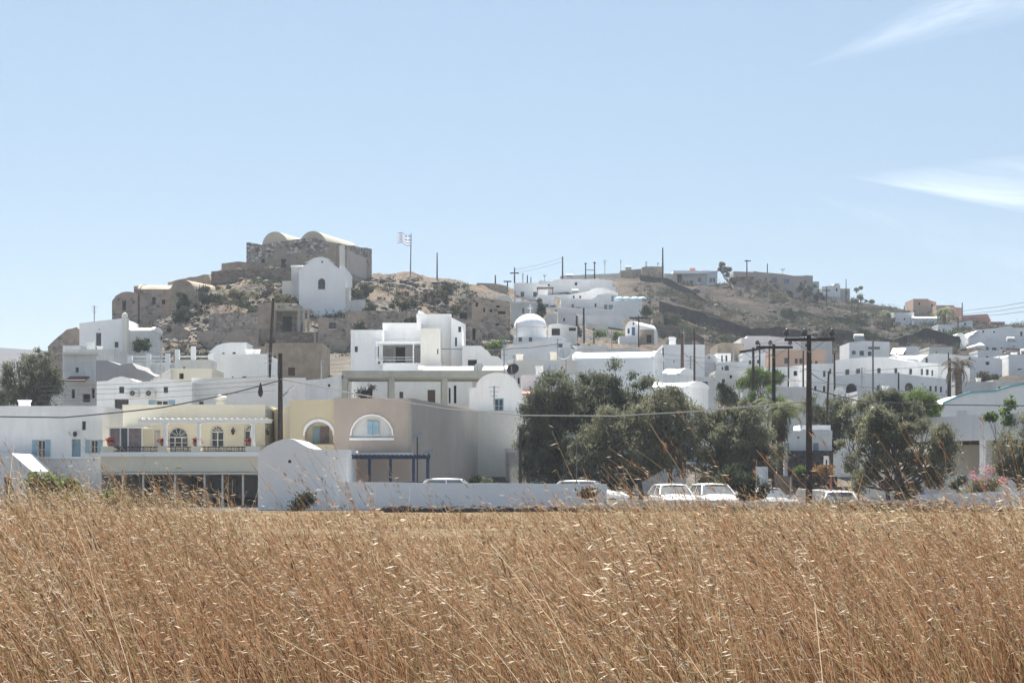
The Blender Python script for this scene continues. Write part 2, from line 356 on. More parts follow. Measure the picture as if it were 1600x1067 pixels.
# ---------------------------------------------------------------- buildings
def hit(P, u, px):
    """where the camera column px meets the vertical plane through P along u: distance along u and depth"""
    k = (px-CX)/F; den = u[0]-k*u[1]
    a = (k*P[1]-P[0])/den; return a, P[1]+u[1]*a
def arc(px0, px1, py_s, py_t, n=14):
    """half-round gable in photo pixels"""
    c, r = (px0+px1)/2, (px1-px0)/2
    return [(c-r*math.cos(math.pi*k/n), py_s-(py_s-py_t)*math.sin(math.pi*k/n)) for k in range(n+1)]
def arch_pts(u0, u1, z0, z1, n=10):
    r = (u1-u0)/2; h = min(r, (z1-z0)*.9); zs = z1-h; c = (u0+u1)/2
    return [(c-r*math.cos(math.pi*k/n), zs+h*math.sin(math.pi*k/n)) for k in range(n+1)], zs
def facade(mb, P, u, n, L, prof, zb, ops, mat, rec):
    """prof: [(u,z)] along the top; ops: [(u0,u1,z0,z1,arch)]"""
    q = lambda a, z, d=0: (P[0]+u[0]*a+n[0]*d, P[1]+u[1]*a+n[1]*d, z)
    pu = [p[0] for p in prof]; pz = [p[1] for p in prof]
    top = lambda a: float(np.interp(a, pu, pz))
    us = sorted(set([0, L]+[round(x, 4) for x in pu if 0 < x < L]+[round(v, 4) for o in ops for v in o[:2]]))
    zs = sorted(set([zb]+[round(v, 4) for o in ops for v in o[2:4]]))
    for a, c in zip(us, us[1:]):
        if c-a < 1e-4: continue
        for i, z in enumerate(zs):
            last = i == len(zs)-1
            z1a = top(a) if last else min(zs[i+1], top(a)); z1c = top(c) if last else min(zs[i+1], top(c))
            if z1a <= z+1e-4 and z1c <= z+1e-4: continue
            m_, zm = (a+c)/2, z+1e-3 if last else (z+zs[i+1])/2
            if any(o[0]-1e-4 < m_ < o[1]+1e-4 and o[2]-1e-4 < zm < o[3]-1e-3 for o in ops): continue
            mb.face([q(a, z), q(c, z), q(c, max(z1c, z)), q(a, max(z1a, z))], mat)
    for o in ops:
        u0, u1, z0, z1 = o[:4]; r = rec if len(o) < 6 else o[5]
        if o[4]:
            pts, zsx = arch_pts(u0, u1, z0, z1); h = len(pts)//2
            for i in range(h): mb.face([q(u0, z1), q(*pts[i]), q(*pts[i+1])], mat)
            for i in range(h, len(pts)-1): mb.face([q(u1, z1), q(*pts[i]), q(*pts[i+1])], mat)
            loop = [(u0, z0)]+pts+[(u1, z0)]
        else: loop = [(u0, z0), (u0, z1), (u1, z1), (u1, z0)]
        for p0, p1 in zip(loop, loop[1:]+loop[:1]): mb.face([q(*p0), q(*p0, r), q(*p1, r), q(*p1)], mat)

GL = {'w': (WFRAME, GLASS), 'b': (BLUE, GLASS), 'l': (LBLUE, GLASS), 'k': (BROWN, GLASS)}
def opening(root, P, u, n, o, kind, rec, big):
    u0, u1, z0, z1, arch = o[:5]; q = lambda a, z, d: (P[0]+u[0]*a+n[0]*d, P[1]+u[1]*a+n[1]*d, z)
    def plate(mb, d, mat, e=0):
        if arch:
            pts, _ = arch_pts(u0, u1, z0, z1); mb.face([q(u0, z0, d)]+[q(a, z, d) for a, z in pts]+[q(u1, z0, d)], mat)
        else: mb.face([q(u0, z0, d), q(u1, z0, d), q(u1, z1, d), q(u0, z1, d)], mat)
    w, h = u1-u0, z1-z0
    if kind in ('o', 'O'):                        # bare opening, closed by a plate coloured like an unlit inside
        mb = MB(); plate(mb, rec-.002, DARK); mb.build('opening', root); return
    if kind in ('N', 'NW'):                      # recessed niche, holds something else
        return
    if kind[0] == 'd':
        mat = {'d': BROWN, 'db': BLUE, 'dl': LBLUE, 'dg': GP, 'dw': WFRAME}[kind]
        mb = MB(); plate(mb, rec-.002, mat)
        if big:
            mb2 = mb; k = 3
            for i in range(k):
                for j in range(2):
                    a0 = u0+w*(.12+.42*j); b0 = z0+h*(.06+.3*i)
                    if arch and i == 2: continue
                    mb.obox(P, u, n, a0, a0+w*.34, rec-.03, rec-.004, b0, b0+h*.24, mat)
        dr = mb.build('door', root)
        if big:
            hb = MB(); hb.obox(P, u, n, u0+w*.86, u0+w*.93, rec-.07, rec-.004, z0+h*.45, z0+h*.5, STEEL); hb.build('handle', dr)
        return
    fm, gm_ = GL.get(kind[-1], GL['w'])
    shut = kind[0] == 's'
    g0, g1 = (u0, u1)
    mb = MB(); t_ = min(.07, w*.12)
    plate(mb, rec-.002, gm_)
    pane = None
    if not big:
        mb.obox(P, u, n, u0, u1, rec-.05, rec-.004, z0, z0+t_, fm); 
        if w > .5: mb.obox(P, u, n, (u0+u1)/2-t_/2, (u0+u1)/2+t_/2, rec-.05, rec-.004, z0+t_, z1-(w/2 if arch else 0), fm)
        mb.build('window', root)
    else:
        fr = MB()
        if arch:
            pts, zsx = arch_pts(u0, u1, z0, z1); c = (u0+u1)/2
            ins = [(c+(a-c)*(1-t_*2/w), z0+(z-z0)*(1-t_/h)) for a, z in pts]
            for p0, p1, i0, i1 in zip(pts, pts[1:], ins, ins[1:]):
                fr.hexa([q(*p0, rec-.06), q(*p1, rec-.06), q(*p1, rec-.004), q(*p0, rec-.004)], [q(*i0, rec-.06), q(*i1, rec-.06), q(*i1, rec-.004), q(*i0, rec-.004)], fm)
            fr.obox(P, u, n, u0, u0+t_, rec-.06, rec-.004, z0, zsx, fm); fr.obox(P, u, n, u1-t_, u1, rec-.06, rec-.004, z0, zsx, fm)
            fr.obox(P, u, n, u0+t_, u1-t_, rec-.055, rec-.004, zsx-t_/2, zsx+t_/2, fm)
            for k in (1, 2, 3, 4):
                an = math.pi*k/5; r1 = (w/2-t_); ez = (z1-zsx)-t_
                a1 = (c-r1*math.cos(an), zsx+ez*math.sin(an)); a0 = (c-.2*r1*math.cos(an), zsx+.2*ez*math.sin(an)+t_/2)
                fr.tube([q(*a0, rec-.03), q(*a1, rec-.03)], t_*.3, fm, 4)
            ztop = zsx-t_/2
        else:
            fr.obox(P, u, n, u0, u0+t_, rec-.06, rec-.004, z0, z1, fm); fr.obox(P, u, n, u1-t_, u1, rec-.06, rec-.004, z0, z1, fm)
            fr.obox(P, u, n, u0+t_, u1-t_, rec-.06, rec-.004, z1-t_, z1, fm); ztop = z1-t_
        fr.obox(P, u, n, u0+t_, u1-t_, rec-.06, rec-.004, z0, z0+t_, fm)
        nm = max(1, int(w/.55))
        for k in range(1, nm+1):
            c = u0+w*k/(nm+1); fr.obox(P, u, n, c-t_*.4, c+t_*.4, rec-.058, rec-.004, z0+t_, ztop, fm)
        nh = 2 if h > 1.3 else 1
        for k in range(1, nh+1):
            zz = z0+(ztop-z0)*k/(nh+1); fr.obox(P, u, n, u0+t_, u1-t_, rec-.045, rec-.004, zz-t_*.25, zz+t_*.25, fm)
        f = fr.build('window', root); mb.build('pane', f)
        sb = MB(); sb.obox(P, u, n, u0-.08, u1+.08, -.07, rec-.065, z0-.07, z0-.003, WFRAME if kind[0] != 'z' else fm); sb.build('sill', f)
    if shut:
        sm = {'s': LBLUE, 'S': BLUE}[kind[0]]; sw = max(w*.5, .25)
        for side in (0, 1):
            s0 = u0-sw-.02 if side == 0 else u1+.02
            sb = MB(); sb.obox(P, u, n, s0, s0+sw, -.045, -.004, z0, z1, sm)
            k = 7
            for i in range(k):
                zz = z0+h*(.08+.86*i/k); sb.obox(P, u, n, s0+sw*.12, s0+sw*.88, -.06, -.046, zz, zz+h*.06, sm)
            sb.build('shutter', root)

GROUP = 'whitewashed village houses'
def house(label, A, B, depth, top, mat=W, ops=(), side=(), left=(), vault=None, cat='house', name='village_house', group=None, bot=None, prof=None,
          rec=.24, parapet=True, root=None, part='wall', roofmat=None, skew=0, cdir=None):
    """A, B: (px, Y) of the facade's ends, seen left to right. top: photo y of the wall top (at A). prof: [(px,py)] outline of the facade top.
       ops/side/left: openings (px0,px1,py0,py1,kind) on the front, right and left walls. vault: photo y of the crown of a barrel roof along the facade."""
    P = (xat(*A), A[1]); Q = (xat(*B), B[1]); L = math.hypot(Q[0]-P[0], Q[1]-P[1]); u = ((Q[0]-P[0])/L, (Q[1]-P[1])/L); n = (-u[1], u[0])
    dv = (n[0]*depth+u[0]*skew, n[1]*depth+u[1]*skew)
    C = (Q[0]+dv[0], Q[1]+dv[1]); D = (P[0]+dv[0], P[1]+dv[1])
    if prof:
        pr = [];
        for px, py in prof:
            a, Y = hit(P, u, px); pr.append((min(max(a, 0), L), zat(py, Y)))
        pr[0] = (0, pr[0][1]); pr[-1] = (L, pr[-1][1])
    else: zt = zat(top, A[1]); pr = [(0, zt), (L, zt)]
    gz = min(ground(*p) for p in (P, Q, C, D, ((P[0]+Q[0])/2, (P[1]+Q[1])/2)))-.4
    if bot is not None: gz = zat(bot, A[1])
    new = root is None
    if new: root = thing(name, label, cat, ((P[0]+C[0])/2, (P[1]+C[1])/2, gz), group)
    mb = MB(); Ymid = (A[1]+B[1])/2; jobs = []
    def conv(P_, u_, L_, lst, n_):
        res = []
        for (x0, x1, y0, y1, kd) in lst:
            (a0, Y0), (a1, Y1) = hit(P_, u_, x0), hit(P_, u_, x1)
            if a0 > a1: a0, a1 = a1, a0
            a0 = max(a0, .03); a1 = min(a1, L_-.03); Ym = (Y0+Y1)/2
            z1, z0 = zat(y0, Ym), zat(y1, Ym); z0 = max(z0, gz+.02)
            arch = kd.startswith('a'); kd2 = kd[1:] if arch else kd
            r = .45 if kd2 in ('o',) else (1.6 if kd2 == 'O' else (1.1 if kd2 == 'N' else rec))
            oo = (a0, a1, z0, z1, arch, r); res.append(oo); jobs.append((P_, u_, n_, oo, kd2, r, (x1-x0) > 8.5))
        return res
    facade(mb, P, u, n, L, pr, gz, conv(P, u, L, ops, n), mat, rec)
    dl = math.hypot(*dv); du = (dv[0]/dl, dv[1]/dl)
    facade(mb, Q, du, (-du[1], du[0]), dl, [(0, pr[-1][1]), (dl, pr[-1][1])], gz, conv(Q, du, dl, side, (-du[1], du[0])), mat, rec)
    dd = (-du[0], -du[1])
    facade(mb, D, dd, (-dd[1], dd[0]), dl, [(0, pr[0][1]), (dl, pr[0][1])], gz, conv(D, dd, dl, left, (-dd[1], dd[0])), mat, rec)
    fr = lambda a, z: (P[0]+u[0]*a, P[1]+u[1]*a, z); bk = lambda a, z: (P[0]+u[0]*a+dv[0], P[1]+u[1]*a+dv[1], z)
    for (a, z), (c, z2) in zip(pr, pr[1:]):
        if c-a < 1e-5 and abs(z-z2) < 1e-5: continue
        mb.face([fr(a, z), fr(c, z2), bk(c, z2), bk(a, z)], mat)
        if c-a > 1e-5: mb.face([bk(c, gz), bk(a, gz), bk(a, z), bk(c, z2)], mat)
    if parapet and not prof and vault is None and L > 2 and depth > 2:
        zt = pr[0][1]; h = .28
        mb.obox(P, u, n, -.02, L+.02, -.02, .22, zt+.002, zt+h, mat)
        if not skew:
            mb.obox(P, u, n, -.02, .22, .22, depth, zt+.002, zt+h, mat); mb.obox(P, u, n, L-.22, L+.02, .22, depth, zt+.002, zt+h, mat)
    w = mb.build(part, root)
    if vault is not None:
        r = (top-vault)*pxm(A[1]); zt = pr[0][1]; vb = MB(); m2 = roofmat or WS; K = 14
        sec = [(depth/2*(1-math.cos(math.pi*k/K)), zt+.003+r*math.sin(math.pi*k/K)) for k in range(K+1)]
        pt = lambda a, d, z: (P[0]+u[0]*a+n[0]*d, P[1]+u[1]*a+n[1]*d, z)
        i0 = len(vb.v)
        for a in (0, L): vb.v += [pt(a, d, z) for d, z in sec]
        mi = vb.mi(m2)
        for k in range(K): vb.f.append((i0+k, i0+K+1+k, i0+K+2+k, i0+k+1)); vb.m.append(mi)
        vb.face([pt(0, d, z) for d, z in sec], m2); vb.face([pt(L, d, z) for d, z in sec[::-1]], m2)
        # raised lip at both ends
        for a in (-.06, L-.24):
            s2 = [(d-(depth/2-d)*.035, z+.07) for d, z in sec]; j = len(vb.v)
            for aa in (a, a+.3): vb.v += [pt(aa, d, z) for d, z in s2]
            for k in range(K): vb.f.append((j+k, j+K+1+k, j+K+2+k, j+k+1)); vb.m.append(mi)
            vb.face([pt(a, d, z) for d, z in s2], m2); vb.face([pt(a+.3, d, z) for d, z in s2[::-1]], m2)
        vb.build('roof', root)
    if new and not prof and vault is None and parapet and mat in (W, WG, WW) and L > 3.5 and random.random() < .75:
        for _ in range(random.choice((1, 1, 2))):
            a = random.uniform(.6, L-1.2); d = random.uniform(.6, max(.8, depth*.5)); w_ = random.uniform(.35, .6); hh = random.uniform(.5, 1.0); cb = MB()
            cb.obox(P, u, n, a, a+w_, d, d+w_, pr[0][1]+.003, pr[0][1]+hh, mat); cb.obox(P, u, n, a-.05, a+w_+.05, d-.05, d+w_+.05, pr[0][1]+hh+.002, pr[0][1]+hh+.1, mat); cb.build('chimney', root)
    if new and vault is None and mat in (W, WG, WW, TAN) and cat == 'house' and L > 2.5:
        ztop = lambda a: float(np.interp(a, [p[0] for p in pr], [p[1] for p in pr]))
        if random.random() < .45:
            a = random.uniform(.5, L-.5); d = random.uniform(1, max(1.2, depth-1)); hh = random.uniform(1.2, 2.4); cb = MB(); zt = ztop(a); p_ = (P[0]+u[0]*a+n[0]*d, P[1]+u[1]*a+n[1]*d)
            cb.tube([(*p_, zt-.5), (*p_, zt+hh)], .022+.0002*A[1], STEEL, 5)
            for k in (.95, .8, .66): cb.box(p_[0]-.35*k, p_[0]+.35*k, p_[1]-.012, p_[1]+.012, zt+hh*k, zt+hh*k+.03, STEEL)
            cb.build('aerial', root)
        if random.random() < .28 and L > 4 and 'crossarm' not in (label or ''):
            a = random.uniform(.8, L-1.8); d = random.uniform(.8, max(1, depth*.4)); cb = MB(); zt = min(ztop(a), ztop(a+1.1)); q_ = lambda s_, t_: (P[0]+u[0]*(a+s_)+n[0]*(d+t_), P[1]+u[1]*(a+s_)+n[1]*(d+t_))
            cb.tube([(*q_(0, .6), zt+.75), (*q_(1.1, .6), zt+.75)], .26, PLAST if random.random() < .6 else STEEL, 12)
            cb.hexa([(*q_(0, -.6), zt+.05), (*q_(1.1, -.6), zt+.05), (*q_(1.1, .35), zt+.62), (*q_(0, .35), zt+.62)], [(*q_(0, -.6), zt+.12), (*q_(1.1, -.6), zt+.12), (*q_(1.1, .35), zt+.7), (*q_(0, .35), zt+.7)], GLASS)
            for s_ in (.1, 1.0): cb.tube([(*q_(s_, .6), zt-.4), (*q_(s_, .6), zt+.6)], .03, STEEL, 4)
            cb.build('solar_heater', root)
    for (P_, u_, n_, oo, kd, r, big) in jobs: opening(root, P_, u_, n_, oo, kd, r, big)
    return root
def wallpart(root, name, px0, px1, Y, py0, py1, dep, mat):
    """an axis-aligned box part of a building: photo px0..px1, py0 (top) .. py1, front at Y"""
    mb = MB(); mb.box(xat(px0, Y), xat(px1, Y), Y, Y+dep, zat(py1, Y), zat(py0, Y), mat); return mb.build(name, root)
def ac_unit(root, px, py, Y, w=15, h=11):
    mb = MB(); x0, x1, z0, z1 = xat(px, Y), xat(px+w, Y), zat(py+h, Y), zat(py, Y)
    mb.box(x0, x1, Y-.32, Y-.03, z0, z1, PLAST); a = mb.build('air_conditioner', root)
    f = MB(); c = (x0+(x1-x0)*.36, Y-.325, (z0+z1)/2); r = (z1-z0)*.36
    ring = lambda rr, y: [(c[0]+rr*math.cos(k*math.pi/8), y, c[2]+rr*math.sin(k*math.pi/8)) for k in range(16)]
    o, i = ring(r, Y-.326), ring(r*.35, Y-.33)
    for k in range(16): f.face([o[k], o[(k+1) % 16], i[(k+1) % 16], i[k]], DARK)
    f.face(i, STEEL); f.build('fan_grille', a)
def dish(label, px, py, Y, r=.45, root=None, mat=None):
    c = at(px, py, Y); m = mat or PLAST
    mb = MB(); n = 16; d = Vector((-.3, -.85, .45)).normalized(); a = d.cross(Vector((0, 0, 1))).normalized(); b = a.cross(d)
    rings = []
    for rr in (0.02, .35, .7, 1):
        rings.append(len(mb.v)); mb.v += [tuple(c+d*(rr*rr*.22*r)+(a*math.cos(2*math.pi*k/n)+b*math.sin(2*math.pi*k/n))*rr*r) for k in range(n)]
    mi = mb.mi(m)
    for r0, r1 in zip(rings, rings[1:]):
        for k in range(n): mb.f.append((r0+k, r0+(k+1) % n, r1+(k+1) % n, r1+k)); mb.m.append(mi)
    mb.tube([c-d*.02, c-d*.25-Vector((0, 0, .2)), c-d*.25-Vector((0, 0, r*2.2))], .035, STEEL, 6)
    mb.tube([c+b*-r*.8+d*.1, c+d*.5*r*2], .018, STEEL, 5)
    return mb.build('satellite_dish', root)

# --- front row, left
h = house('long two storey white house with pale blue shutters behind the green bush', (-60, 118), (160, 118), 9, 642, W,
  [(58, 71, 687, 716, 'sw'), (112, 126, 686, 713, 'dl'), (141, 153, 687, 708, 'sw'), (128, 134, 658, 672, 'w'), (-30, -14, 687, 716, 'w')])
wallpart(h, 'ledge', -60, 156, 117.86, 714, 716, .14, WS)
mb = MB(); mb.lathe(at(117, 682, 117.85), [(.02, 0), (.11, .04), (.11, .22), (.03, .3)], IRON, 8); mb.build('wall_lamp', h)
house('white stair block with a dark doorway under the shuttered house at the left edge', (-60, 112), (52, 112), 5, 708, W, [(6, 18, 746, 772, 'o')],
  prof=[(-60, 708), (18, 708), (27, 716), (50, 736), (52, 748)], name='stair_block', cat='staircase')
h = house('cream house with pergola, arched windows and long flowered balcony', (192, 117.5), (414, 117.5), 9, 640, CREAM,
  [(262, 294, 667, 699, 'aw'), (329, 350, 664, 699, 'aw'), (381, 400, 663, 699, 'aw'), (241, 250, 672, 699, 'dw')], bot=737.5)
mb = MB(); mb.box(xat(157, 114)-.1, xat(158.5, 114), 114.02, 121, -.4, zat(737.2, 114), WW); mb.box(xat(404, 114), xat(405, 114), 114.02, 121, -.4, zat(737.2, 114), WW); mb.box(xat(158.5, 114)+.02, xat(404, 114)-.02, 114.1, 126, zat(737.1, 114)-.16, zat(737.1, 114), WG); mb.build('ground_floor', h)
m = MB(); m.box(xat(157, 114), xat(405, 114), 114, 117.4, zat(737, 114), zat(706, 114), CREAM); m.build('balcony_front', h)
wallpart(h, 'balcony_band', 156, 406, 113.9, 706, 713, .096, WS)
for a, b_ in ((158, 177), (247, 261), (299, 313), (384, 406)):
    wallpart(h, 'parapet_pillar', a, b_, 114.05, 697, 706.02, 1.0 if a < 380 else 3.2, CREAM if a < 380 else WW)
for a, b_ in ((177, 247), (261, 299), (313, 384)):
    mb = MB(); x0, x1 = xat(a, 114), xat(b_, 114); zb, zt = zat(706, 114)+.03, zat(697.5, 114)
    mb.box(x0, x1, 114.1, 114.14, zt-.04, zt, IRON); mb.box(x0, x1, 114.1, 114.14, zb, zb+.03, IRON)
    k = int((x1-x0)/.085)
    for i in range(1, k): xx = x0+(x1-x0)*i/k; mb.box(xx-.012, xx+.012, 114.11, 114.13, zb+.03, zt-.04, IRON)
    nx_ = int((x1-x0)/.5)
    for i in range(nx_):
        cx = x0+(x1-x0)*(i+.5)/nx_
        mb.tube([(cx+.14*math.cos(w), 114.1, (zb+zt)/2+.11*math.sin(w)) for w in np.linspace(0, 6.283, 11)], .018, IRON, 4)
    mb.build('balcony_railing', h)
for px in (258.5, 310.5, 395.5): 
    mb = MB(); x = xat(px, 114.4); mb.tube([(x, 114.4, zat(706, 114.4)), (x, 114.4, zat(661, 114.4))], .12, WS, 12); mb.box(x-.16, x+.16, 114.24, 114.56, zat(663, 114.4), zat(661, 114.4), WS); mb.build('column', h)
mb = MB(); mb.box(xat(216, 114.3), xat(424, 114.3), 114.3, 114.55, zat(661, 114.4)+.004, zat(655, 114.4), WS)
for i in range(22): x = xat(220+i*9.3, 114.3); mb.box(x, x+.08, 113.9, 117.4, zat(655, 114.4)+.004, zat(653, 114.4), WS)
mb.build('pergola', h)
sr = MB(); x0, x1 = xat(170, 115), xat(223, 115)
sr.box(x0-.1, x1+.1, 114.9, 117.3, zat(669, 115), zat(667, 115), WS)
for px in (170, 187, 199, 220.5): sr.box(xat(px, 115), xat(px+2.2, 115), 115, 115.08, zat(706, 115), zat(669, 115), WFRAME)
s_ = sr.build('sunroom', h)
for a, b_, m in ((172.2, 187, CURT), (189.2, 199, GLASS), (201.2, 220.5, CURT)):
    mb = MB(); mb.box(xat(a, 115), xat(b_, 115), 115.03, 115.05, zat(706, 115), zat(669, 115), m); mb.build('pane', s_)
for px in (364, 418): 
    mb = MB(); c = at(px, 672, 117.3); mb.tube([c+Vector((0, .2, .1)), c+Vector((0, 0, .15)), c], .02, IRON, 5); mb.lathe(c-Vector((0, 0, .25)), [(.05, 0), (.11, .2), (.13, .25), (.02, .32)], IRON, 8); mb.build('wall_lamp', h)
# shops below: floor, back wall, posts
m = MB(); m.box(xat(158, 120), xat(404, 120), 120.6, 120.9, -.4, zat(737, 118)-.05, WG); m.build('back_wall', h)
wallpart(h, 'canopy', 186, 402, 113.4, 738.2, 740.5, 4, WW)
for px in (190, 222, 272, 318, 346, 378): wallpart(h, 'post', px, px+3, 113.6, 740.52, 800, .12, WW)
for a, b_, m in ((162, 184, CURT), (228, 250, DARK), (296, 314, DARK), (327, 344, GLASS), (350, 368, GLASS)):
    mb = MB(); mb.box(xat(a, 120), xat(b_, 120), 120.4, 120.55, zat(772, 120), zat(744, 120), m); mb.build('shop_window', h)  # the near black panels stand in for the shaded shop interior
for i, px in enumerate((172, 255, 306.5, 391)):
    c = at(px, 696.8, 114.5); mb = MB(); mb.lathe(c, [(.1, 0), (.14, .05), (.2, .22), (.19, .22)], TERRA, 10)
    o = mb.build('flower_pot'); tag(o, ('leftmost', 'second from left', 'third from left', 'rightmost')[i]+' terracotta pot of red geraniums on the cream balcony parapet', 'flower pot', 'geranium pots on the cream balcony')
    V_, F_ = [], []
    for k in range(150):
        p = Vector(c)+Vector((random.gauss(0, .11), random.gauss(0, .1), .30+random.gauss(0, .07))); e = Vector([random.gauss(0, 1) for _ in range(3)]).normalized()*.05; f2 = e.cross(Vector((.3, .5, .8))).normalized()*.045
        j = len(V_); V_ += [p-e, p-f2, p+e, p+f2]; F_.append((j, j+1, j+2, j+3))
    tag(arrays_mesh('flowers', np.array([tuple(v) for v in V_]), np.array(F_), REDFL, o), kind='stuff')
# --- yellow and beige houses in the middle
h = house('yellow painted house with a wide white arched veranda beside the beige house', (453, 113), (521.5, 113), 12, 633, YEL,
  [(476, 520.5, 659, 694, 'aN')], skew=-2.6, name='yellow_house')
mb = MB(); P = at(476, 694, 113); x0, x1 = xat(476, 113), xat(520.5, 113)
mb.box(x0, x1, 114.08, 114.12, zat(694, 113), zat(659, 113), CREAM); mb.build('veranda_back', h)
for a, b_, m in ((489, 499, LBLUE), (500, 514, CURT)):
    mb = MB(); mb.box(xat(a, 114), xat(b_, 114), 114.0, 114.05, zat(692, 114), zat(666, 114), m); mb.build('veranda_door', h)
pts, _ = arch_pts(x0, x1, zat(694, 113), zat(659, 113))
mb = MB(); c = (x0+x1)/2
for (a0, z0), (a1, z1) in zip(pts, pts[1:]):
    e = lambda a, z: (c+(a-c)*1.12, z+(.16 if z > _ else .02))
    mb.hexa([(a0, 112.9, z0), (a1, 112.9, z1), (a1, 112.996, z1), (a0, 112.996, z0)], [(e(a0, z0)[0], 112.9, e(a0, z0)[1]), (e(a1, z1)[0], 112.9, e(a1, z1)[1]), (e(a1, z1)[0], 112.996, e(a1, z1)[1]), (e(a0, z0)[0], 112.996, e(a0, z0)[1])], WS)
mb.build('arch_trim', h)
h = house('beige rendered house with a white half round window niche and long grey side wall', (522, 112.5), (641.5, 112.5), 21, 622, BEI, [(549, 613, 649, 684, 'aNW')], part='wall', skew=3.2, name='beige_house', parapet=False, rec=.16)
x0, x1 = xat(549, 112.5), xat(613, 112.5); z0, z1 = zat(684, 112.5), zat(649, 112.5); pts, zsx = arch_pts(x0, x1, z0, z1)
mb = MB(); mb.face([(x0, 112.655, z0)]+[(a, 112.655, z) for a, z in pts]+[(x1, 112.655, z0)], WG); mb.build('niche', h)
mb = MB(); c = (x0+x1)/2
for (a0, za), (a1, zb) in zip(pts, pts[1:]):
    g_ = lambda a, z: (c+(a-c)*1.07, zsx+(z-zsx)*1.07)
    b0, b1 = g_(a0, za), g_(a1, zb)
    mb.hexa([(a0, 112.42, za), (a1, 112.42, zb), (a1, 112.497, zb), (a0, 112.497, za)], [(b0[0], 112.42, b0[1]), (b1[0], 112.42, b1[1]), (b1[0], 112.497, b1[1]), (b0[0], 112.497, b0[1])], WS)
mb.box(x0-.1, x1+.1, 112.4, 112.497, z0-.12, z0-.003, WS); mb.build('arch_trim', h)
mb = MB(); mb.box(xat(573, 112.6), xat(592, 112.6), 112.56, 112.64, zat(680, 112.6), zat(657, 112.6), WFRAME); f = mb.build('window', h)
mb = MB()
for i in range(2):
    mb.box(xat(574+i*9, 112.5), xat(582.2+i*9, 112.5), 112.5, 112.556, zat(679, 112.6), zat(658, 112.6), LBLUE)
mb.build('shutter', f)
m = MB(); e0 = (xat(641.5, 112.5), 112.5)
m.box(e0[0]-.1, e0[0]+.03, 112.44, 112.496, -.2, zat(622, 112.5), CONC); m.build('corner_strip', h)
m = MB()
q = [(xat(641.5, 112.5)+.02, 112.5), (xat(641.5, 112.5)+3.2+.02, 133.5)]
zt = zat(622, 112.5)
m.hexa([(q[0][0], q[0][1], -.3), (q[0][0]+.06, q[0][1]+.02, -.3), (q[1][0]+.06, q[1][1], -.3), (q[1][0], q[1][1], -.3)],
       [(q[0][0], q[0][1], zt), (q[0][0]+.06, q[0][1]+.02, zt), (q[1][0]+.06, q[1][1], zt-.1), (q[1][0], q[1][1], zt-.1)], GRY); m.build('side_render', h)
# --- white shed and pergola
h = house('white shed with a rounded gable and a small round hole, nearest building in the field', (403, 103), (543, 103), 7, 700, WS,
  [(450, 455, 718, 723, 'aO')], prof=[(403, 709), (408, 703), (418, 696), (430, 690), (442, 686), (452, 685), (461, 687), (471, 693), (482, 699), (495, 702), (520, 702), (543, 702)], name='shed', cat='shed', rec=.3)
h = thing('blue_pergola', 'navy blue timber pergola beside the white shed', 'pergola', (xat(600, 106), 106, 0))
for px in (577, 610, 646, 668):
    mb = MB(); x = xat(px, 106); mb.box(x-.07, x+.07, 106, 106.14, -.1, zat(717, 106), NAVY); mb.build('post', h)
mb = MB(); mb.box(xat(546, 106), xat(672, 106), 105.9, 106.04, zat(717, 106)+.002, zat(712, 106), NAVY)
for i in range(18): x = xat(549+i*7, 106); mb.box(x, x+.06, 105.6, 108.6, zat(712, 106)+.004, zat(710, 106), NAVY)
mb.build('beam', h)
mb = MB(); mb.box(xat(577, 106), xat(672, 106), 106.04, 106.1, zat(755, 106), zat(752.5, 106), NAVY); mb.build('rail', h)
mb = MB(); mb.box(xat(543, 109), xat(641, 109), 109, 112.3, -.2, zat(714, 109), BEI); mb.box(xat(541, 109), xat(641, 109), 108.8, 112.3, zat(714, 109)+.003, zat(707, 109), WW)
tag(mb.build('terrace_block'), 'low beige terrace block with a white coping behind the blue pergola', 'terrace')
# --- field wall and right boundary walls
def wall_thing(label, A, B, py, th, mat, prof=None, name='boundary_wall', base=None, cat='wall'):
    P, Q = Vector((xat(*A), A[1], 0)), Vector((xat(*B), B[1], 0)); L = (Q-P).length; K = max(1, int(L/2.5)); mb = MB()
    u = (Q-P)/L; n_ = Vector((-u.y, u.x, 0))*th; zt = zat(py[0], A[1]), zat(py[1], B[1])
    for i in range(K):
        a, b_ = P+u*(L*i/K), P+u*(L*(i+1)/K)
        za, zb_ = [zt[0]+(zt[1]-zt[0])*(i+j)/K for j in (0, 1)]
        if mat in (W, WG, WW, WS): za += .05*noise.noise(a*.5); zb_ += .05*noise.noise(b_*.5)
        if mat in (RUIN, RUIN2, BROWNSTONE, DARKSTONE): za += .22*noise.noise(a*.9); zb_ += .22*noise.noise(b_*.9)
        ga, gb = [ground(p.x, p.y)-.5 if base is None else zat(base, p.y) for p in (a, b_)]
        mb.hexa([(a.x, a.y, ga), (b_.x, b_.y, gb), (b_.x+n_.x, b_.y+n_.y, gb), (a.x+n_.x, a.y+n_.y, ga)], [(a.x, a.y, za), (b_.x, b_.y, zb_), (b_.x+n_.x, b_.y+n_.y, zb_), (a.x+n_.x, a.y+n_.y, za)], mat)
    return tag(mb.build(name), label, cat)
wall_thing('long low white wall along the field between shed and trees', (530, 102), (948, 103), (753, 756), .3, WS)
wall_thing('low grey wall in front of the parked cars', (948, 103.5), (1345, 103), (781, 783), .3, WG)
wall_thing('white garden wall behind the dry grass under the oleander', (1432, 101), (1700, 98), (772, 762), .3, WS)
wall_thing('pale ramp wall rising behind the white hatchback', (1246, 109), (1330, 107.5), (762, 772), .25, WW)
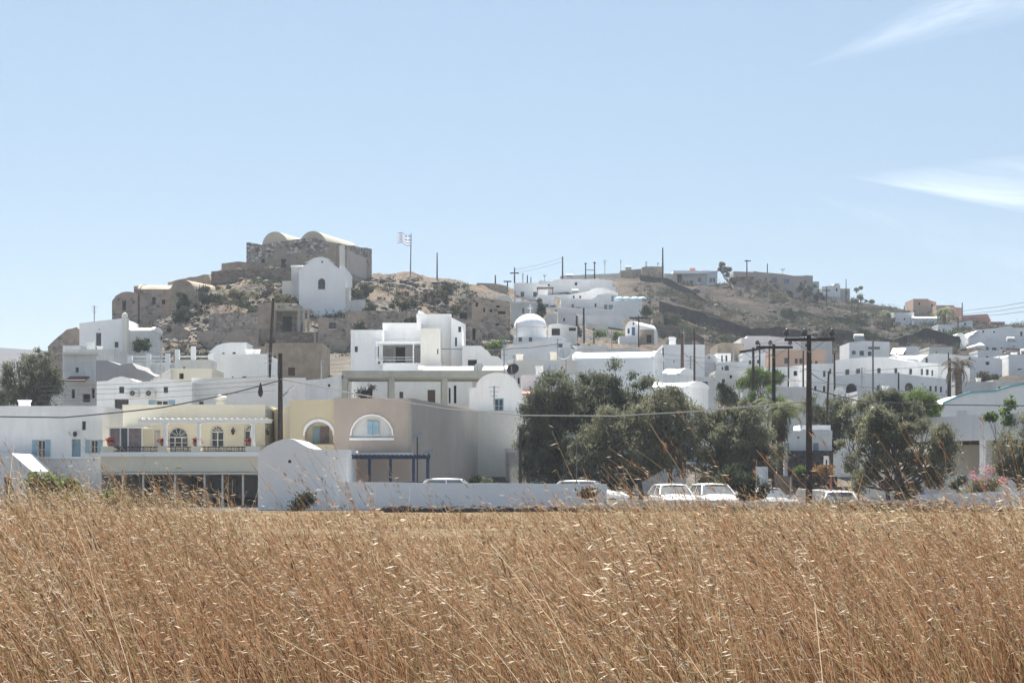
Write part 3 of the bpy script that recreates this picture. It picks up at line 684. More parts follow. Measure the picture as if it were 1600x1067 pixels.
wall_thing('dark lava stone wall behind the tall crossarm pole', (1238, 114), (1308, 114), (741, 742), .5, DARKSTONE)
wall_thing('white gate wall beside the dark round shrub', (1181, 112), (1200, 112), (729, 729), .5, W)
wall_thing('brown rubble stone gate pillar left of the tall crossarm pole', (1213, 111), (1234, 111), (741, 744), .8, BROWNSTONE, name='gate_pillar', cat='pillar')
# --- white barrel gable house and what stands under it
h = house('white house with a big half round gable and pale shutters left of the dark trees', (733, 138), (816, 138), 10, 606, W, [(772, 787, 622, 644, 'l')],
  prof=[(733, 606), (744, 605)]+arc(744, 810, 605, 582, 12)[1:]+[(816, 607)], rec=.12)
house('plain off white wall block under the half round gable house', (736, 133), (813, 133), 4.8, 648, WW, name='wall_block', cat='house')
# --- terrace behind shed: white houses second row left
h = house('white house with two round humps on its roofline and two air conditioners', (151, 133), (300, 133), 8, 595, W,
  [(186, 194, 604, 614, 'k'), (255.5, 262.5, 604, 614, 'w'), (179, 201, 624, 642, 'k'), (243, 263, 625, 640, 'sw')],
  prof=[(151, 596), (168, 595), (178, 590), (190, 588), (203, 591), (213, 596), (238, 596), (248, 592), (258, 591), (268, 593), (278, 596), (300, 597)])
ac_unit(h, 203, 609, 133); ac_unit(h, 228, 609, 133)
h = house('long plain white house with a sunlit right corner behind the cream house', (300, 134.5), (477, 134.5), 7, 597, W, [(311, 318, 627, 638, 'k')], side=(), skew=.9)
mb = MB(); c = at(345, 640, 128); mb.lathe((c.x, c.y, c.z-1.5), [(.25, 0), (.3, 2.0), (.25, 2.05), (.4, 2.1), (.4, 2.25), (.1, 2.4)], PLAST, 12); o = mb.build('chimney_pot'); tag(o, 'squat pale chimney pot behind the cream parapet', 'chimney')
house('grey plastered house with a zigzag roofline above the air conditioner house', (150, 150), (246, 150), 7, 563, GP,
  [], prof=[(150, 563), (168, 563), (187, 570), (198, 568), (206, 567), (214, 576), (228, 580), (246, 590)])
mb = MB()
for i in range(9): mb.box(xat(226+i*4.5, 146), xat(230.5+i*4.5, 146), 146, 148, 3, zat(599-i*2.9, 146), WW)
tag(mb.build('outdoor_staircase'), 'cream outdoor staircase climbing beside the grey zigzag house', 'staircase')
house('small cream house with one dark window behind the hump roofed house', (264, 147), (331, 147), 6, 582, CREAM, [(280, 287, 583, 592, 'o')])
house('white house with a quarter round roof below the stone retaining wall', (325, 166), (385.5, 166), 7, 540, W, [(347, 351, 551, 554, 'o'), (363, 368, 550, 554, 'o')],
  prof=[(325, 553), (330, 547), (338, 540), (348, 536.5), (360, 535), (385.5, 535)])
house('plain white box house right of the small cream house', (340, 156), (417, 156), 7, 559, W, [(362, 365, 588, 594, 'b'), (378, 385, 588, 594, 'b')])
house('low tan plaster block between white box house and tan cube house', (386, 170), (416, 170), 5, 541, TAN)
house('tan plastered cube house with a small brown door beside the leaning pole', (414, 180), (503, 180), 8, 541, TAN, [(450, 461, 574, 587, 'd'), (427, 431, 556, 560, 'o')])
# white terrace balustrade
h = thing('terrace_balustrade', 'white terrace balustrade with square posts above the grey zigzag house', 'balustrade', (xat(260, 160), 160, zat(572, 160)))
for px, t_ in ((199, 555), (228, 553), (258, 552), (273, 546), (298, 541), (327, 552)):
    mb = MB(); mb.box(xat(px, 160), xat(px+7, 160), 160, 160.35, zat(590, 160), zat(t_, 160), W); mb.build('post', h)
mb = MB()
for a, b_ in ((206, 228), (235, 258), (280, 298), (305, 327)):
    for y in (556, 562): mb.box(xat(a, 160), xat(b_, 160), 160.1, 160.22, zat(y+1.6, 160), zat(y, 160), W)
mb.build('rail', h)
mb = MB(); mb.box(xat(196, 160.4), xat(334, 160.4), 160.4, 161.5, zat(600, 160), zat(566, 160), WG); mb.build('plinth', h)
house('blue grey washed low house beneath the terrace balustrade', (278, 156), (328, 156), 3.5, 568, WG, [(286, 289, 573, 577, 'o')], name='low_house', bot=600)
# --- left cluster
h = house('white house with a flat ledge roof and awning above the long shuttered house', (99, 162), (151, 162), 8, 556, WG, [(118, 123, 574, 582, 'b'), (129, 141, 615, 628, 'o'), (112, 117, 608, 622, 'k'), (143, 148, 606, 622, 'o')])
wallpart(h, 'roof_ledge', 97, 153, 161.6, 550, 554, .9, WW)
mb = MB(); c0, c1 = at(102, 596, 160.3), at(140, 590, 161.9)
mb.hexa([(c0.x, 160.2, c0.z), (c1.x, 160.2, c0.z), (c1.x, 161.95, c1.z), (c0.x, 161.95, c1.z)], [(c0.x, 160.2, c0.z+.1), (c1.x, 160.2, c0.z+.1), (c1.x, 161.95, c1.z+.1), (c0.x, 161.95, c1.z+.1)], BROWN); mb.build('awning', h)
h = house('tall white house with a narrow ruined doorway left of the big ruin', (124, 198), (193, 198), 8, 502, W, [(150, 158, 520, 547, 'k'), (179, 185, 534, 543, 'k'), (154, 156, 514, 516, 'o')], prof=[(124, 505), (193, 497)])
mb = MB(); mb.box(xat(191, 197.6), xat(198.5, 197.6), 197.6, 198.6, zat(560, 198), zat(497, 198), WW); mb.lathe(at(195, 497, 198.1), [(.26, 0), (.3, .2), (.2, .42), (.02, .5)], WW, 12); mb.build('belfry', h)
house('low greyed house with a pale barrel roof right of the ruined doorway', (199, 200), (240, 200), 5, 517, WG, [(213, 217, 529, 537, 'o'), (227, 234, 529, 536, 'o')], vault=510)
house('small white house beside the broken stone ruin at the far left', (98, 190), (126, 190), 6, 540, W, [(104, 107, 548, 553, 'o')])
house('low white terrace block in front of the ruined doorway house', (102, 175), (178, 175), 6, 551, WG, [(139, 142, 566, 571, 'o')], name='terrace_house')
house('greyed white house half hidden by the tree at the far left', (-60, 172), (108, 172), 8, 606, WG, [(30, 36, 615, 624, 'w'), (62, 67, 612, 622, 'w')])
# broken ruins: walls with jagged outline
def ruin(label, A, B, depth, prof, mat=RUIN, ops=(), name='ruined_house', bot=None, **kw):
    out_ = []
    for (x0, y0), (x1, y1) in zip(prof, prof[1:]):
        k = max(1, int(abs(x1-x0)/5))
        for i in range(k): t_ = i/k; x = x0+(x1-x0)*t_; out_.append((x, y0+(y1-y0)*t_+(random.uniform(-1, 1) if i else 0)))
    out_.append(prof[-1])
    return house(label, A, B, depth, prof[0][1], mat, ops, prof=out_, name=name, cat='ruin', bot=bot, **kw)
ruin('broken tan stone ruin standing alone at the far left of the hill', (75, 208), (131, 208), 5, [(75, 541), (84, 532), (96, 522), (104, 515), (113, 513), (120, 511), (126, 517), (131, 520)], RUIN2)
ruin('roofless ruin block with a tall dark window at the left end of the big ruin', (175, 250), (218, 250), 9, [(175, 471), (181, 462), (190, 457), (204, 456), (218, 458)], RUIN2, [(191, 197, 470, 485, 'o'), (207, 210, 470, 474, 'o')])
h = house('large pink plastered ruin with a long barrel roof and two dark windows', (216, 250), (268, 250), 10, 455, RUIN2, [(237, 243, 464, 476, 'o'), (253, 258, 468, 476, 'o')], vault=441, roofmat=TAN, name='ruined_house', cat='ruin')
wallpart(h, 'chimney', 209, 220, 251, 447, 457, 2, RUIN2)
house('ruined barrel vaulted hall with a rounded gable behind the dark bushes', (266, 248), (306, 248), 16, 460, TAN, [(281, 289, 458, 476, 'o')], prof=[(266, 456)]+arc(266, 304, 456, 437, 12)[1:]+[(306, 460)], name='ruined_hall', cat='ruin', skew=5)
ruin('long roofless tan wall climbing behind the ruined hall', (262, 256), (331, 256), 4, [(262, 441), (290, 435), (318, 429), (326, 429), (331, 442)], TAN)
ruin('low ruined cell with a small doorway between the big ruin and the stone wall', (244, 228), (290, 228), 6, [(244, 512), (258, 508), (264, 505), (276, 507), (290, 514)], RUIN2, [(247, 250, 514, 520, 'o'), (260, 268, 512, 519, 'o')])
wall_thing('tall rubble stone retaining wall left of the tan ruin tower', (326, 228), (404, 224), (493, 489), .8, RUIN, name='retaining_wall')
wall_thing('lower plastered retaining wall above the quarter round roof', (308, 224), (404, 221), (519, 513), .6, RUIN2, name='retaining_wall')
h = ruin('square tan ruin tower beside the leaning pole under the chapel', (403, 222), (431, 222), 7, [(403, 474), (431, 473)], TAN)
h = ruin('ruined house with a cave doorway and bare pergola posts under the chapel', (430, 224), (464, 224), 7, [(430, 474), (464, 474)], RUIN, [(442, 456, 494, 518, 'o')])
mb = MB(); mb.box(xat(430, 220.5), xat(487, 220.5), 220.5, 224, zat(486, 221), zat(483, 221), CONC); mb.build('pergola_slab', h)
for px in (466, 473, 480): mb = MB(); x = xat(px, 220.7); mb.box(x, x+.22, 220.6, 220.8, zat(518, 221), zat(486, 221)-.003, CONC); mb.build('post', h)
house('dark rubble terrace wall in front of the cave doorway ruin', (430, 217), (497, 217), 3.4, 519, BROWNSTONE, name='terrace_wall', cat='ruin', parapet=False)
h = ruin('square plastered ruin tower with one dark window right below the chapel', (497, 216), (541, 216), 8, [(497, 496), (520, 497), (541, 497)], RUIN2, [(514, 525, 504, 514, 'k'), (505, 514, 540, 556, 'o')])
wall_thing('long grey stone retaining wall running right from below the chapel', (541, 226), (656, 228), (487, 486), .8, RUIN2, name='retaining_wall')
ruin('cave dwelling ruin front with several dark openings beside the domed church', (737, 236), (797, 236), 9, [(737, 463), (752, 465), (775, 468), (790, 470), (797, 474)], RUIN2,
     [(743, 747, 472, 479, 'o'), (755, 758, 481, 488, 'o'), (765, 769, 483, 488, 'o'), (775, 781, 477, 481, 'o'), (778, 790, 486, 491, 'o'), (774, 780, 505, 509, 'o')])
ruin('tall narrow ruin stub standing in front of the cave dwelling fronts', (716, 220), (752, 220), 6, [(716, 505), (722, 500), (740, 499), (748, 506), (752, 520)], RUIN2, [(738, 743, 513, 532, 'o')])
ruin('crumbling pale gate ruin above the white hotel', (708, 238), (738, 238), 3, [(708, 492), (717, 490), (722, 480), (729, 458), (736, 466), (738, 480)], RUIN, [(718, 730, 488, 498, 'o')])
# --- fort on the top
h = thing('hilltop_fort', 'large ruined stone fort with two pale barrel vaults on the hilltop', 'fort', (xat(470, 268), 268, zat(430, 268)))
P0, P1, P2 = (xat(385, 264), 264.), (xat(537, 260), 260.), (xat(581, 276), 276.); P3 = (P0[0]+(P2[0]-P1[0]), P0[1]+16)
def fort_face(A_, B_, pr, zb, ops, mat, nm):
    L = math.hypot(B_[0]-A_[0], B_[1]-A_[1]); u = ((B_[0]-A_[0])/L, (B_[1]-A_[1])/L); n = (-u[1], u[0]); mb = MB()
    prof = []
    for px, py in pr: a, Y = hit(A_, u, px); prof.append((min(max(a, 0), L), zat(py, Y)))
    prof[0] = (0, prof[0][1]); prof[-1] = (L, prof[-1][1]); oo = []
    for (x0, x1, y0, y1, kd) in ops:
        (a0, Y0), (a1, Y1) = hit(A_, u, x0), hit(A_, u, x1); oo.append((a0, a1, zat(y1, Y0), zat(y0, Y0), kd[0] == 'a', .6))
    facade(mb, A_, u, n, L, prof, zb, oo, mat, .6)
    for (a, z), (c, z2) in zip(prof, prof[1:]):
        q = lambda a, d, z: (A_[0]+u[0]*a+n[0]*d, A_[1]+u[1]*a+n[1]*d, z)
        mb.face([q(a, 0, z), q(c, 0, z2), q(c, .9, z2), q(a, .9, z)], mat)
        mb.face([q(c, .9, zb), q(a, .9, zb), q(a, .9, z), q(c, .9, z2)], mat)
    mb.build(nm, h)
    for o in oo: opening(h, A_, u, n, o, 'o', .6, False)
zb = zat(445, 264)
rp = lambda lst: [(x+0, y+random.uniform(-.9, .9)) for x, y in lst]
fort_face(P0, P1, [(385, 379)]+rp([(391, 380), (397, 380), (403, 382), (409, 383), (420, 381), (431, 379), (437, 377), (446, 376), (455, 375), (464, 374), (474, 373), (484, 372), (495, 373), (505, 375), (514, 377), (524, 379)])+[(537, 382)], zb,
  [(439, 447, 405, 418, 'o'), (408, 414, 404, 411, 'ao'), (480, 482, 400, 403, 'o'), (462, 464, 402, 405, 'o')], CASTLE, 'front_wall')
fort_face(P1, P2, [(537, 382)]+rp([(545, 383), (554, 384), (563, 386), (572, 388)])+[(581, 389)], zb, [], CASTLE, 'side_wall')
mb = MB()
for A_, B_ in ((P2, P3), (P3, P0)): mb.face([(A_[0], A_[1], zb), (B_[0], B_[1], zb), (B_[0], B_[1], zat(386, 268)), (A_[0], A_[1], zat(386, 268))], CASTLE)
mb.face([(P0[0]+.5, P0[1]+.9, zat(386, 264)), (P1[0]-.3, P1[1]+.9, zat(386, 260)), (P2[0]-.5, P2[1]-.3, zat(391, 276)), (P3[0], P3[1], zat(391, 276))], TAN); mb.build('roof_terrace', h)
# smoother plaster field on the side wall
u = ((P2[0]-P1[0])/17.1, 16/17.1)
mb = MB(); L = math.hypot(P2[0]-P1[0], 16); u = ((P2[0]-P1[0])/L, 16/L)
mb.obox(P1, u, (-u[1], u[0]), .4, L*.78, -.05, -.003, zat(430, 266), zat(396, 266), GRY); mb.build('plaster_patch', h)
for (px, w, pb, pt, Y0, dx, dy) in ((430, 21, 387, 362, 264.5, 3.2, 11.5), (489, 22, 387, 361, 263.0, 3.3, 12)):
    mb = MB(); r = w*pxm(Y0); z0 = zat(pb, Y0); hgt = (pb-pt)*pxm(Y0); cx = xat(px, Y0); K = 16; i0 = len(mb.v)
    for e in (0, 1):
        mb.v += [(cx-r*math.cos(math.pi*k/K)+dx*e, Y0+dy*e, z0+hgt*math.sin(math.pi*k/K)) for k in range(K+1)]
    mi = mb.mi(VAULT)
    for k in range(K): mb.f.append((i0+k, i0+k+1, i0+K+2+k, i0+K+1+k)); mb.m.append(mi)
    mb.f.append(tuple(range(i0, i0+K+1))); mb.m.append(mi); mb.f.append(tuple(range(i0+2*K+1, i0+K, -1))); mb.m.append(mi)
    mb.build('vault', h)
wall_thing('curved low rubble wall in front of the hilltop fort', (330, 256), (458, 252), (424, 418), .8, BROWNSTONE, name='rubble_wall')
house('low pale masonry ramp at the left foot of the hilltop fort', (346, 268), (386, 268), 6, 412, TAN, prof=[(346, 412), (372, 408.5), (386, 410)], name='masonry_ramp', cat='ramp')
# chapel
h = house('white chapel with a rounded gable and tall bell pillar below the fort', (467, 238), (539, 238), 11, 421, WS,
  [(497, 508, 435, 452, 'ak'), (501.6, 504.8, 407.4, 410.6, 'ao')], prof=[(467, 423), (470, 420), (474, 416), (482, 408), (490, 403.5), (498, 401.5), (504, 401.5), (512, 404), (519, 409.5), (525, 416), (529, 419), (539, 417)], name='chapel', cat='chapel')
wallpart(h, 'bell_pillar', 530.5, 537.5, 238.2, 383, 417.5, 1.2, WW)
m = MB(); m.box(xat(455, 240), xat(467, 240), 240, 246, zat(470, 240), zat(417, 240), WG); m.build('side_wing', h)
wallpart(h, 'side_step', 441, 455, 241, 439, 460, 4, WW); wallpart(h, 'wing_roof', 454, 475, 239.6, 414.5, 417, 8, WS)
wallpart(h, 'buttress', 539, 545.5, 238.5, 450, 497, 3, WW)
wall_thing('low white yard wall right of the chapel', (545, 239), (571, 240), (470, 468), .4, WG)

# --- white hotel like house in the middle
h = house('stepped white house with a covered balcony above the concrete frame', (548, 168), (598, 168), 9, 521, W, [(554, 559, 541, 550, 'k'), (587, 592, 541, 560, 'db')])
def blk(root, px0, px1, Y, py0, dep, mat=W, bot=None, name='wall', prof=None, ops=(), **kw):
    return house(None, (px0, Y), (px1, Y), dep, py0, mat, ops, root=root, part=name, prof=prof, bot=bot, **kw)
blk(h, 598, 657, 170.5, 510, 7, ops=[(618, 633, 542, 566, 'o'), (602, 615, 545, 560, 'dw')])
blk(h, 651, 705, 173, 496, 8, W, skew=1.0, ops=[])
blk(h, 657, 688, 166, 513, 5, WW, ops=[(683, 685, 545, 553, 'o')])
blk(h, 598, 657, 166.6, 567, 3.8, WS, name='balcony_front', parapet=False)
wallpart(h, 'balcony_canopy', 587, 658, 166.5, 533, 537, 4, WS)
for px in (588, 645): wallpart(h, 'post', px, px+1.8, 166.7, 537.3, 566.7, .1, WS)
for y in (558, 562): wallpart(h, 'rail', 589.9, 644.8, 166.72, y, y+.8, .04, WFRAME)
mb = MB(); c = [at(651, 496, 173), at(656, 485, 174.5), at(662, 487, 174.5), at(671, 495, 173)]
mb.hexa([c[0], c[3], c[3]+Vector((0, 2, 0)), c[0]+Vector((0, 2, 0))], [at(654, 485, 173), at(660, 487, 173), at(660, 487, 173)+Vector((0, 2, 0)), at(654, 485, 173)+Vector((0, 2, 0))], WS); mb.build('stair_head', h)
blk(h, 705, 722, 172, 509, 6, WS, name='side_wall', prof=[(705, 497), (712, 500), (719, 503), (722, 511)], ops=[(716, 720.5, 510, 519, 'l'), (711, 714, 527, 541, 'k')])
ac_unit(h, 590, 564, 166.5, 8, 6)
h = house('plain white house with a sloping right shoulder beside the stepped white house', (722, 170), (792, 170), 8, 540, W, [(709+22, 745, 562, 571, 'o')],
  prof=[(722, 540), (752, 540), (757, 545), (762, 548), (768, 556), (778, 557), (784, 562), (792, 566)])
house('low white block with a long pale roll edge above the concrete frame', (655, 160), (792, 160), 6, 579, WW, vault=570)
# concrete frame
h = thing('concrete_frame', 'unfinished raw concrete frame of columns and beams behind the beige house', 'building frame', (xat(660, 150), 150, zat(645, 150)))
wallpart(h, 'beam', 534, 790, 150, 579, 590.5, .35, CONC); wallpart(h, 'slab', 534, 790, 150.36, 582, 588, 5.0, CONC)
wallpart(h, 'beam', 534, 790, 155.4, 584, 596, .35, CONC)
for px in (534, 607.5, 690.5): 
    wallpart(h, 'column', px, px+8.5, 149.9, 590.6, 660, .38, CONC); wallpart(h, 'column', px-2, px+5, 155.4, 596.1, 660, .35, CONC)
wallpart(h, 'column', 783, 790, 150, 590.6, 660, .35, CONC)
wallpart(h, 'floor_slab', 540, 792, 149.5, 641, 646, 7, CONC)
h = house('white house front seen through the raw concrete frame', (543, 159), (738, 159), 5, 590, W, [(668, 680, 609, 630, 'd'), (701, 704, 606, 630, 'o'), (709, 713, 602, 630, 'o'), (575, 582, 607, 622, 'o'), (624, 630, 612, 624, 'b')], parapet=False)
wall_thing('white parapet wall beneath the raw concrete frame', (540, 148), (740, 148), (628, 634), .3, WW, name='parapet_wall')
house('white house with an outdoor stair rail behind the yellow house', (477, 150), (536, 150), 8, 588, WG, [(512, 516, 600, 604, 'o'), (498, 503, 618, 628, 'b')], prof=[(477, 594), (505, 592), (520, 588), (536, 586)])
# --- centre
house('long white house front with a dish on its roof above the dark trees', (794, 172), (900, 172), 9, 568, WW, [(809, 812, 590, 600, 'o')])
h = house('long barrel roofed white hall above the dark trees', (895, 172.7), (1021, 171.2), 5, 563, WS, vault=549, skew=0, side=[(1024, 1026, 577, 584, 'l')])
house('lower white house with a red tiled corner porch beside the dark trees', (815, 150), (900, 150), 9, 592, W, [(826, 829, 616, 640, 'l')])
mb = MB(); a_x, b_x = xat(806, 146), xat(835, 146)
mb.hexa([(a_x, 146, zat(617, 146)), (b_x, 146, zat(617, 146)), (b_x, 149.8, zat(611, 146)), (a_x, 149.8, zat(611, 146))], [(a_x, 146, zat(615, 146)), (b_x, 146, zat(615, 146)), (b_x, 149.8, zat(607, 146)), (a_x, 149.8, zat(607, 146))], TILE)
tag(mb.build('tiled_porch_roof'), 'small red tiled porch roof at the left edge of the dark trees', 'porch roof')

house('gabled white house with one bright blue window left of the small domed church', (783, 192), (899, 192), 9, 535, W, [(870, 879, 537, 543, 'db'), (785.5, 791, 533, 540, 'adb')],
  prof=[(783, 545), (800, 540), (817, 537), (835, 533), (850, 531), (862, 526), (872, 524), (880, 526), (889, 534), (899, 546)])
house('low white annex wall right of the gabled blue window house', (897, 194), (948, 194), 5, 545, WG, [(905, 908, 551, 555, 'o')])
# domed church
Y = 214; h = thing('domed_church', 'small white church with a round dome and cross', 'church', (xat(829, Y), Y+3, zat(545, Y)))
mb = MB(); mb.box(xat(802, Y), xat(868, Y), Y+.6, Y+8, zat(560, Y), zat(527, Y), W); mb.build('nave', h)
R = 26.5*pxm(Y); c = (xat(829, Y), Y+3.2, zat(560, Y)); z0 = zat(510.5, Y)-c[2]; zt = zat(488.5, Y)-c[2]
mb = MB(); mb.lathe(c, [(R*.97, 0), (R*.97, z0), (R*1.02, z0), (R*1.02, z0+.12)], W, 28); mb.build('drum', h)
mb = MB(); mb.lathe((c[0], c[1], c[2]+z0+.12), [(R*.99*math.cos(t_), (zt-z0)*math.sin(t_)) for t_ in np.linspace(0, 1.54, 14)], WS, 28); mb.build('dome', h, smooth=True)
mb = MB(); X = c[0]; Zt = c[2]+zt+.1
mb.box(X-.05, X+.05, c[1]-.05, c[1]+.05, Zt-.1, Zt+.95, WS); mb.box(X-.28, X+.28, c[1]-.045, c[1]+.045, Zt+.55, Zt+.64, WS); mb.build('cross', h)
for px in (813, 829): mb = MB(); mb.box(xat(px-2.5, Y), xat(px+2.5, Y), Y+.55, Y+.6, zat(533, Y), zat(526.5, Y), GLASS); mb.build('window', h)
house('plain white block behind the right side of the domed church', (858, 222), (902, 222), 6, 506, WG, [(862, 875, 513, 524, 'o'), (889, 900, 512, 517, 'o')], prof=[(858, 507), (872, 505), (902, 510)])
h = house('small white vault roofed house with a blue door on a white plinth', (977, 240), (998, 240), 7, 512, W, [(987, 992.5, 511, 524, 'db'), (980.5, 984, 513, 521, 'b'), (988.5, 991, 503.5, 508, 'aw')],
  prof=arc(976.5, 998, 516, 501, 10), skew=2.6)
house('white plinth terrace under the small vault roofed house', (968, 236), (999, 236), 3.5, 525, W, parapet=False, name='plinth_terrace', cat='terrace')
house('tan stone annex right of the small vault roofed house', (1000, 238), (1022, 238), 4, 515, TAN, [(1010, 1018, 523, 536, 'o')])
house('tiny white house with a blue door among bushes below the terraces', (898, 244), (930, 244), 5, 527, W, [(916, 924, 529, 537, 'db'), (903, 906, 531, 535, 'k')])
house('tiny white house with a flat parapet left of the fig tree', (936, 246), (966, 246), 5, 524, WG, [(948, 952, 529, 535, 'o')])
# terraces cluster
h = house('white cube house with two square windows at the left end of the ridge', (803, 312), (842, 312), 9, 445, W, [(813.5, 819, 456, 464, 'k'), (833, 839, 456, 464, 'k'), (856, 858, 445, 447, 'o')])
h = house('white house with an open roofed balcony next to the two window cube', (839, 304), (866, 304), 9, 464, W, [(842, 847, 477, 484, 'k'), (852, 857, 475, 481, 'k')])
for px in (839.3, 863): wallpart(h, 'post', px, px+1.2, 304.1, 449.6, 464, .12, BROWN)
wallpart(h, 'canopy', 839, 865, 304, 448.5, 449.5, 3, BROWN)
house('wide stepped white house at the top of the terraced cluster', (840, 330), (962, 330), 12, 437, W, [(856, 859, 444, 447, 'o'), (898, 902, 441, 446, 'o'), (919, 925, 453, 456, 'o')],
  prof=[(840, 446), (843, 438), (862, 440), (872, 436), (900, 436), (935, 436), (955, 438), (962, 448)])
house('middle terrace of the white cluster with small dark openings', (865, 318), (966, 318), 8, 459, W, [(873, 875.5, 473, 480, 'd'), (895, 898, 450+12, 466, 'o'), (905, 908, 462, 466, 'o')],
  prof=[(865, 462), (890, 460), (915, 456), (930, 450), (945, 450), (966, 458)])
house('white house with pale blue doors in the lower right of the terraced cluster', (876, 308), (968, 308), 8, 468, W, [(893, 897, 475, 484, 'dg'), (929, 932, 474, 480, 'k'), (944, 949, 476, 486, 'dg'), (951, 958, 476, 486, 'dl'), (955, 959, 462, 471, 'dl')], prof=[(876, 467), (925, 468), (937, 460), (955, 458), (968, 466)])
house('long white retaining terrace wall under the terraced cluster', (852, 292), (1003, 292), 6, 485, W, [(867, 870, 484, 487, 'o')], prof=[(852, 480), (905, 482), (955, 484), (966, 470), (1003, 469)], name='terrace_wall', cat='wall')
for a, wd_ in ((968, 'leftmost'), (979, 'second'), (992, 'third'), (1003, 'rightmost')):
    mb = MB(); c = at(a, 469, 294); mb.lathe((c.x, c.y, c.z), [(.75*math.cos(t_), .5*math.sin(t_)) for t_ in np.linspace(0, 1.5, 7)], LBLUE, 12); o = mb.build('parasol')
    tag(o, wd_+' of four pale blue round parasols on the long white terrace', 'parasol', 'pale blue parasols on the white terrace')
wall_thing('white terrace wall with a level top below the long retaining terrace', (902, 280), (973, 280), (493, 493), .5, W, name='terrace_wall')
wall_thing('greyed terrace wall with an uneven top left of the level topped one', (852, 276), (904, 276), (488, 495), .5, WG, name='terrace_wall')
house('white low house under the two window cube behind the domed church', (798, 262), (845, 262), 7, 476, WG, [(816, 819, 481, 490, 'b')])
house('green trimmed flat roof house between cave ruin and two window cube', (800, 290), (832, 290), 7, 474, W, roofmat=None)
house('small white barrel vault house at the ridge end beside a cross pole', (762, 290), (800, 290), 8, 466, WW, prof=[(762, 466), (778, 464), (786, 462), (795, 464), (800, 468)])
house('low tan wall house on the ridge behind the hill brow', (745, 310), (793, 310), 6, 444, TAN, prof=[(745, 442), (774, 443), (793, 447)])
house('low dark flat hut on the hill brow right of the flagpole', (652, 292), (682, 292), 5, 434, GRY, parapet=False)
# hill right
house('flat roofed tan tower house beside the tall ridge pole', (1003, 392), (1037, 392), 9, 417, TAN, [], prof=[(1003, 418), (1008, 416.5), (1037, 416.5)])
house('long low tan house left of the flat roofed tan tower house', (969, 394), (1004, 394), 9, 422, TAN, [(974, 976, 434, 437, 'o')], prof=[(969, 423), (1004, 420)])
wall_thing('pale stone wall running along the ridge left of the tan houses', (878, 388), (970, 392), (431, 427), 1, WW, name='ridge_wall')
h = house('white bungalow with a wide flat overhanging roof on the ridge', (1066, 390), (1106, 390), 9, 430, W, [(1090, 1096, 434, 441, 'dg'), (1109, 1112, 435, 442, 'l')])
wallpart(h, 'roof', 1052, 1107, 388, 423, 427.5, 11, WS); wallpart(h, 'side_wing', 1104, 1121, 389.5, 423.5, 446, 8, W)
for px in (1109, 1114): wallpart(h, 'window', px, px+3, 389.4, 434, 441, .05, GLASS)
house('tiny white hut wall between tan tower house and white bungalow', (1038, 389), (1058, 389), 5, 430, WW, [])
h = house('long beige hotel on the ridge with two blue shuttered windows', (1146, 398), (1270, 398), 10, 427, BEI, [(1206, 1214, 434, 442, 'db'), (1225, 1233, 436, 443, 'db'), (1195.5, 1198, 434, 440, 'k'), (1257, 1259.5, 438, 444, 'k'), (1228, 1239, 454, 466, 'aO'), (1186, 1189, 436, 441, 'k')],
  prof=[(1146, 424), (1176, 425), (1180, 423.5), (1185, 425), (1222, 428), (1240, 431), (1256, 431), (1258, 430), (1270, 431)])
wallpart(h, 'side_wing', 1270, 1280, 400, 440, 470, 6, WG); wallpart(h, 'canopy', 1156, 1178, 396.5, 432.5, 437.5, 3, MATS['weathered_pole_wood'])
house('white and grey stacked house below the right end of the beige hotel', (1284, 408), (1313, 408), 8, 447, W, [(1306, 1309, 450, 455, 'o'), (1297, 1300, 474, 479, 'o'), (1304, 1308, 474, 479, 'o')], prof=[(1284, 448), (1302, 446), (1304, 443), (1311, 443), (1313, 448)])
house('narrow grey ruin tower right of the white and grey stacked house', (1313, 412), (1328, 412), 6, 451, GRY, [(1321, 1324, 455, 460, 'o')])
wall_thing('long pale brown stone wall on the ridge right of the stacked house', (1314, 402), (1396, 404), (477, 480), 1, TAN, name='ridge_wall')
house('tall peach cube house on the right ridge', (1427, 430), (1463, 430), 9, 467, PEACH, [(1435, 1438, 472, 477, 'o'), (1455, 1458, 475, 480, 'o')], prof=[(1427, 467), (1450, 467), (1452, 469), (1463, 472)])
house('low brown cube house right of the tall peach cube house', (1463, 425), (1503, 425), 9, 478, PEACH, [(1487, 1490, 488, 491, 'o')], prof=[(1463, 477), (1490, 477), (1492, 480), (1503, 481)])
house('reddish brown flat house at the right end of the ridge', (1503, 420), (1548, 420), 9, 491, PINK, [(1524.5, 1529, 500, 504, 'o')], prof=[(1503, 493), (1543, 490.5), (1548, 500)])
house('greyed flat roofed white house under the tall peach cube', (1397, 362), (1428, 362), 8, 491, W, [(1404, 1407, 503, 507, 'o'), (1412, 1415, 497, 500, 'o')])
house('white barrel roofed house with two brown windows under the ridge palm', (1427, 360), (1468, 360), 5, 498, WG, [(1446, 1449, 509, 515, 'k'), (1451, 1454, 509, 515, 'k')], vault=493.5)
house('white house with arched gable right of the ridge palm', (1487, 362), (1520, 362), 8, 503, W, [(1506, 1510, 504, 509, 'aw')], prof=[(1487, 507), (1497, 504), (1505, 503), (1516, 500.5), (1520, 502)])
house('rose coloured low wall house at the far right skyline', (1548, 415), (1570, 415), 7, 505, PINK)
house('wide white hillside villa with roof terrace at the right edge', (1513, 318), (1640, 318), 9, 522, W, [(1535, 1538, 516, 520, 'k'), (1552, 1555, 517, 520, 'k'), (1594, 1598, 518, 525, 'b')], prof=[(1513, 527), (1530, 515), (1552, 513), (1565, 511), (1580, 509), (1582, 512), (1640, 512)])
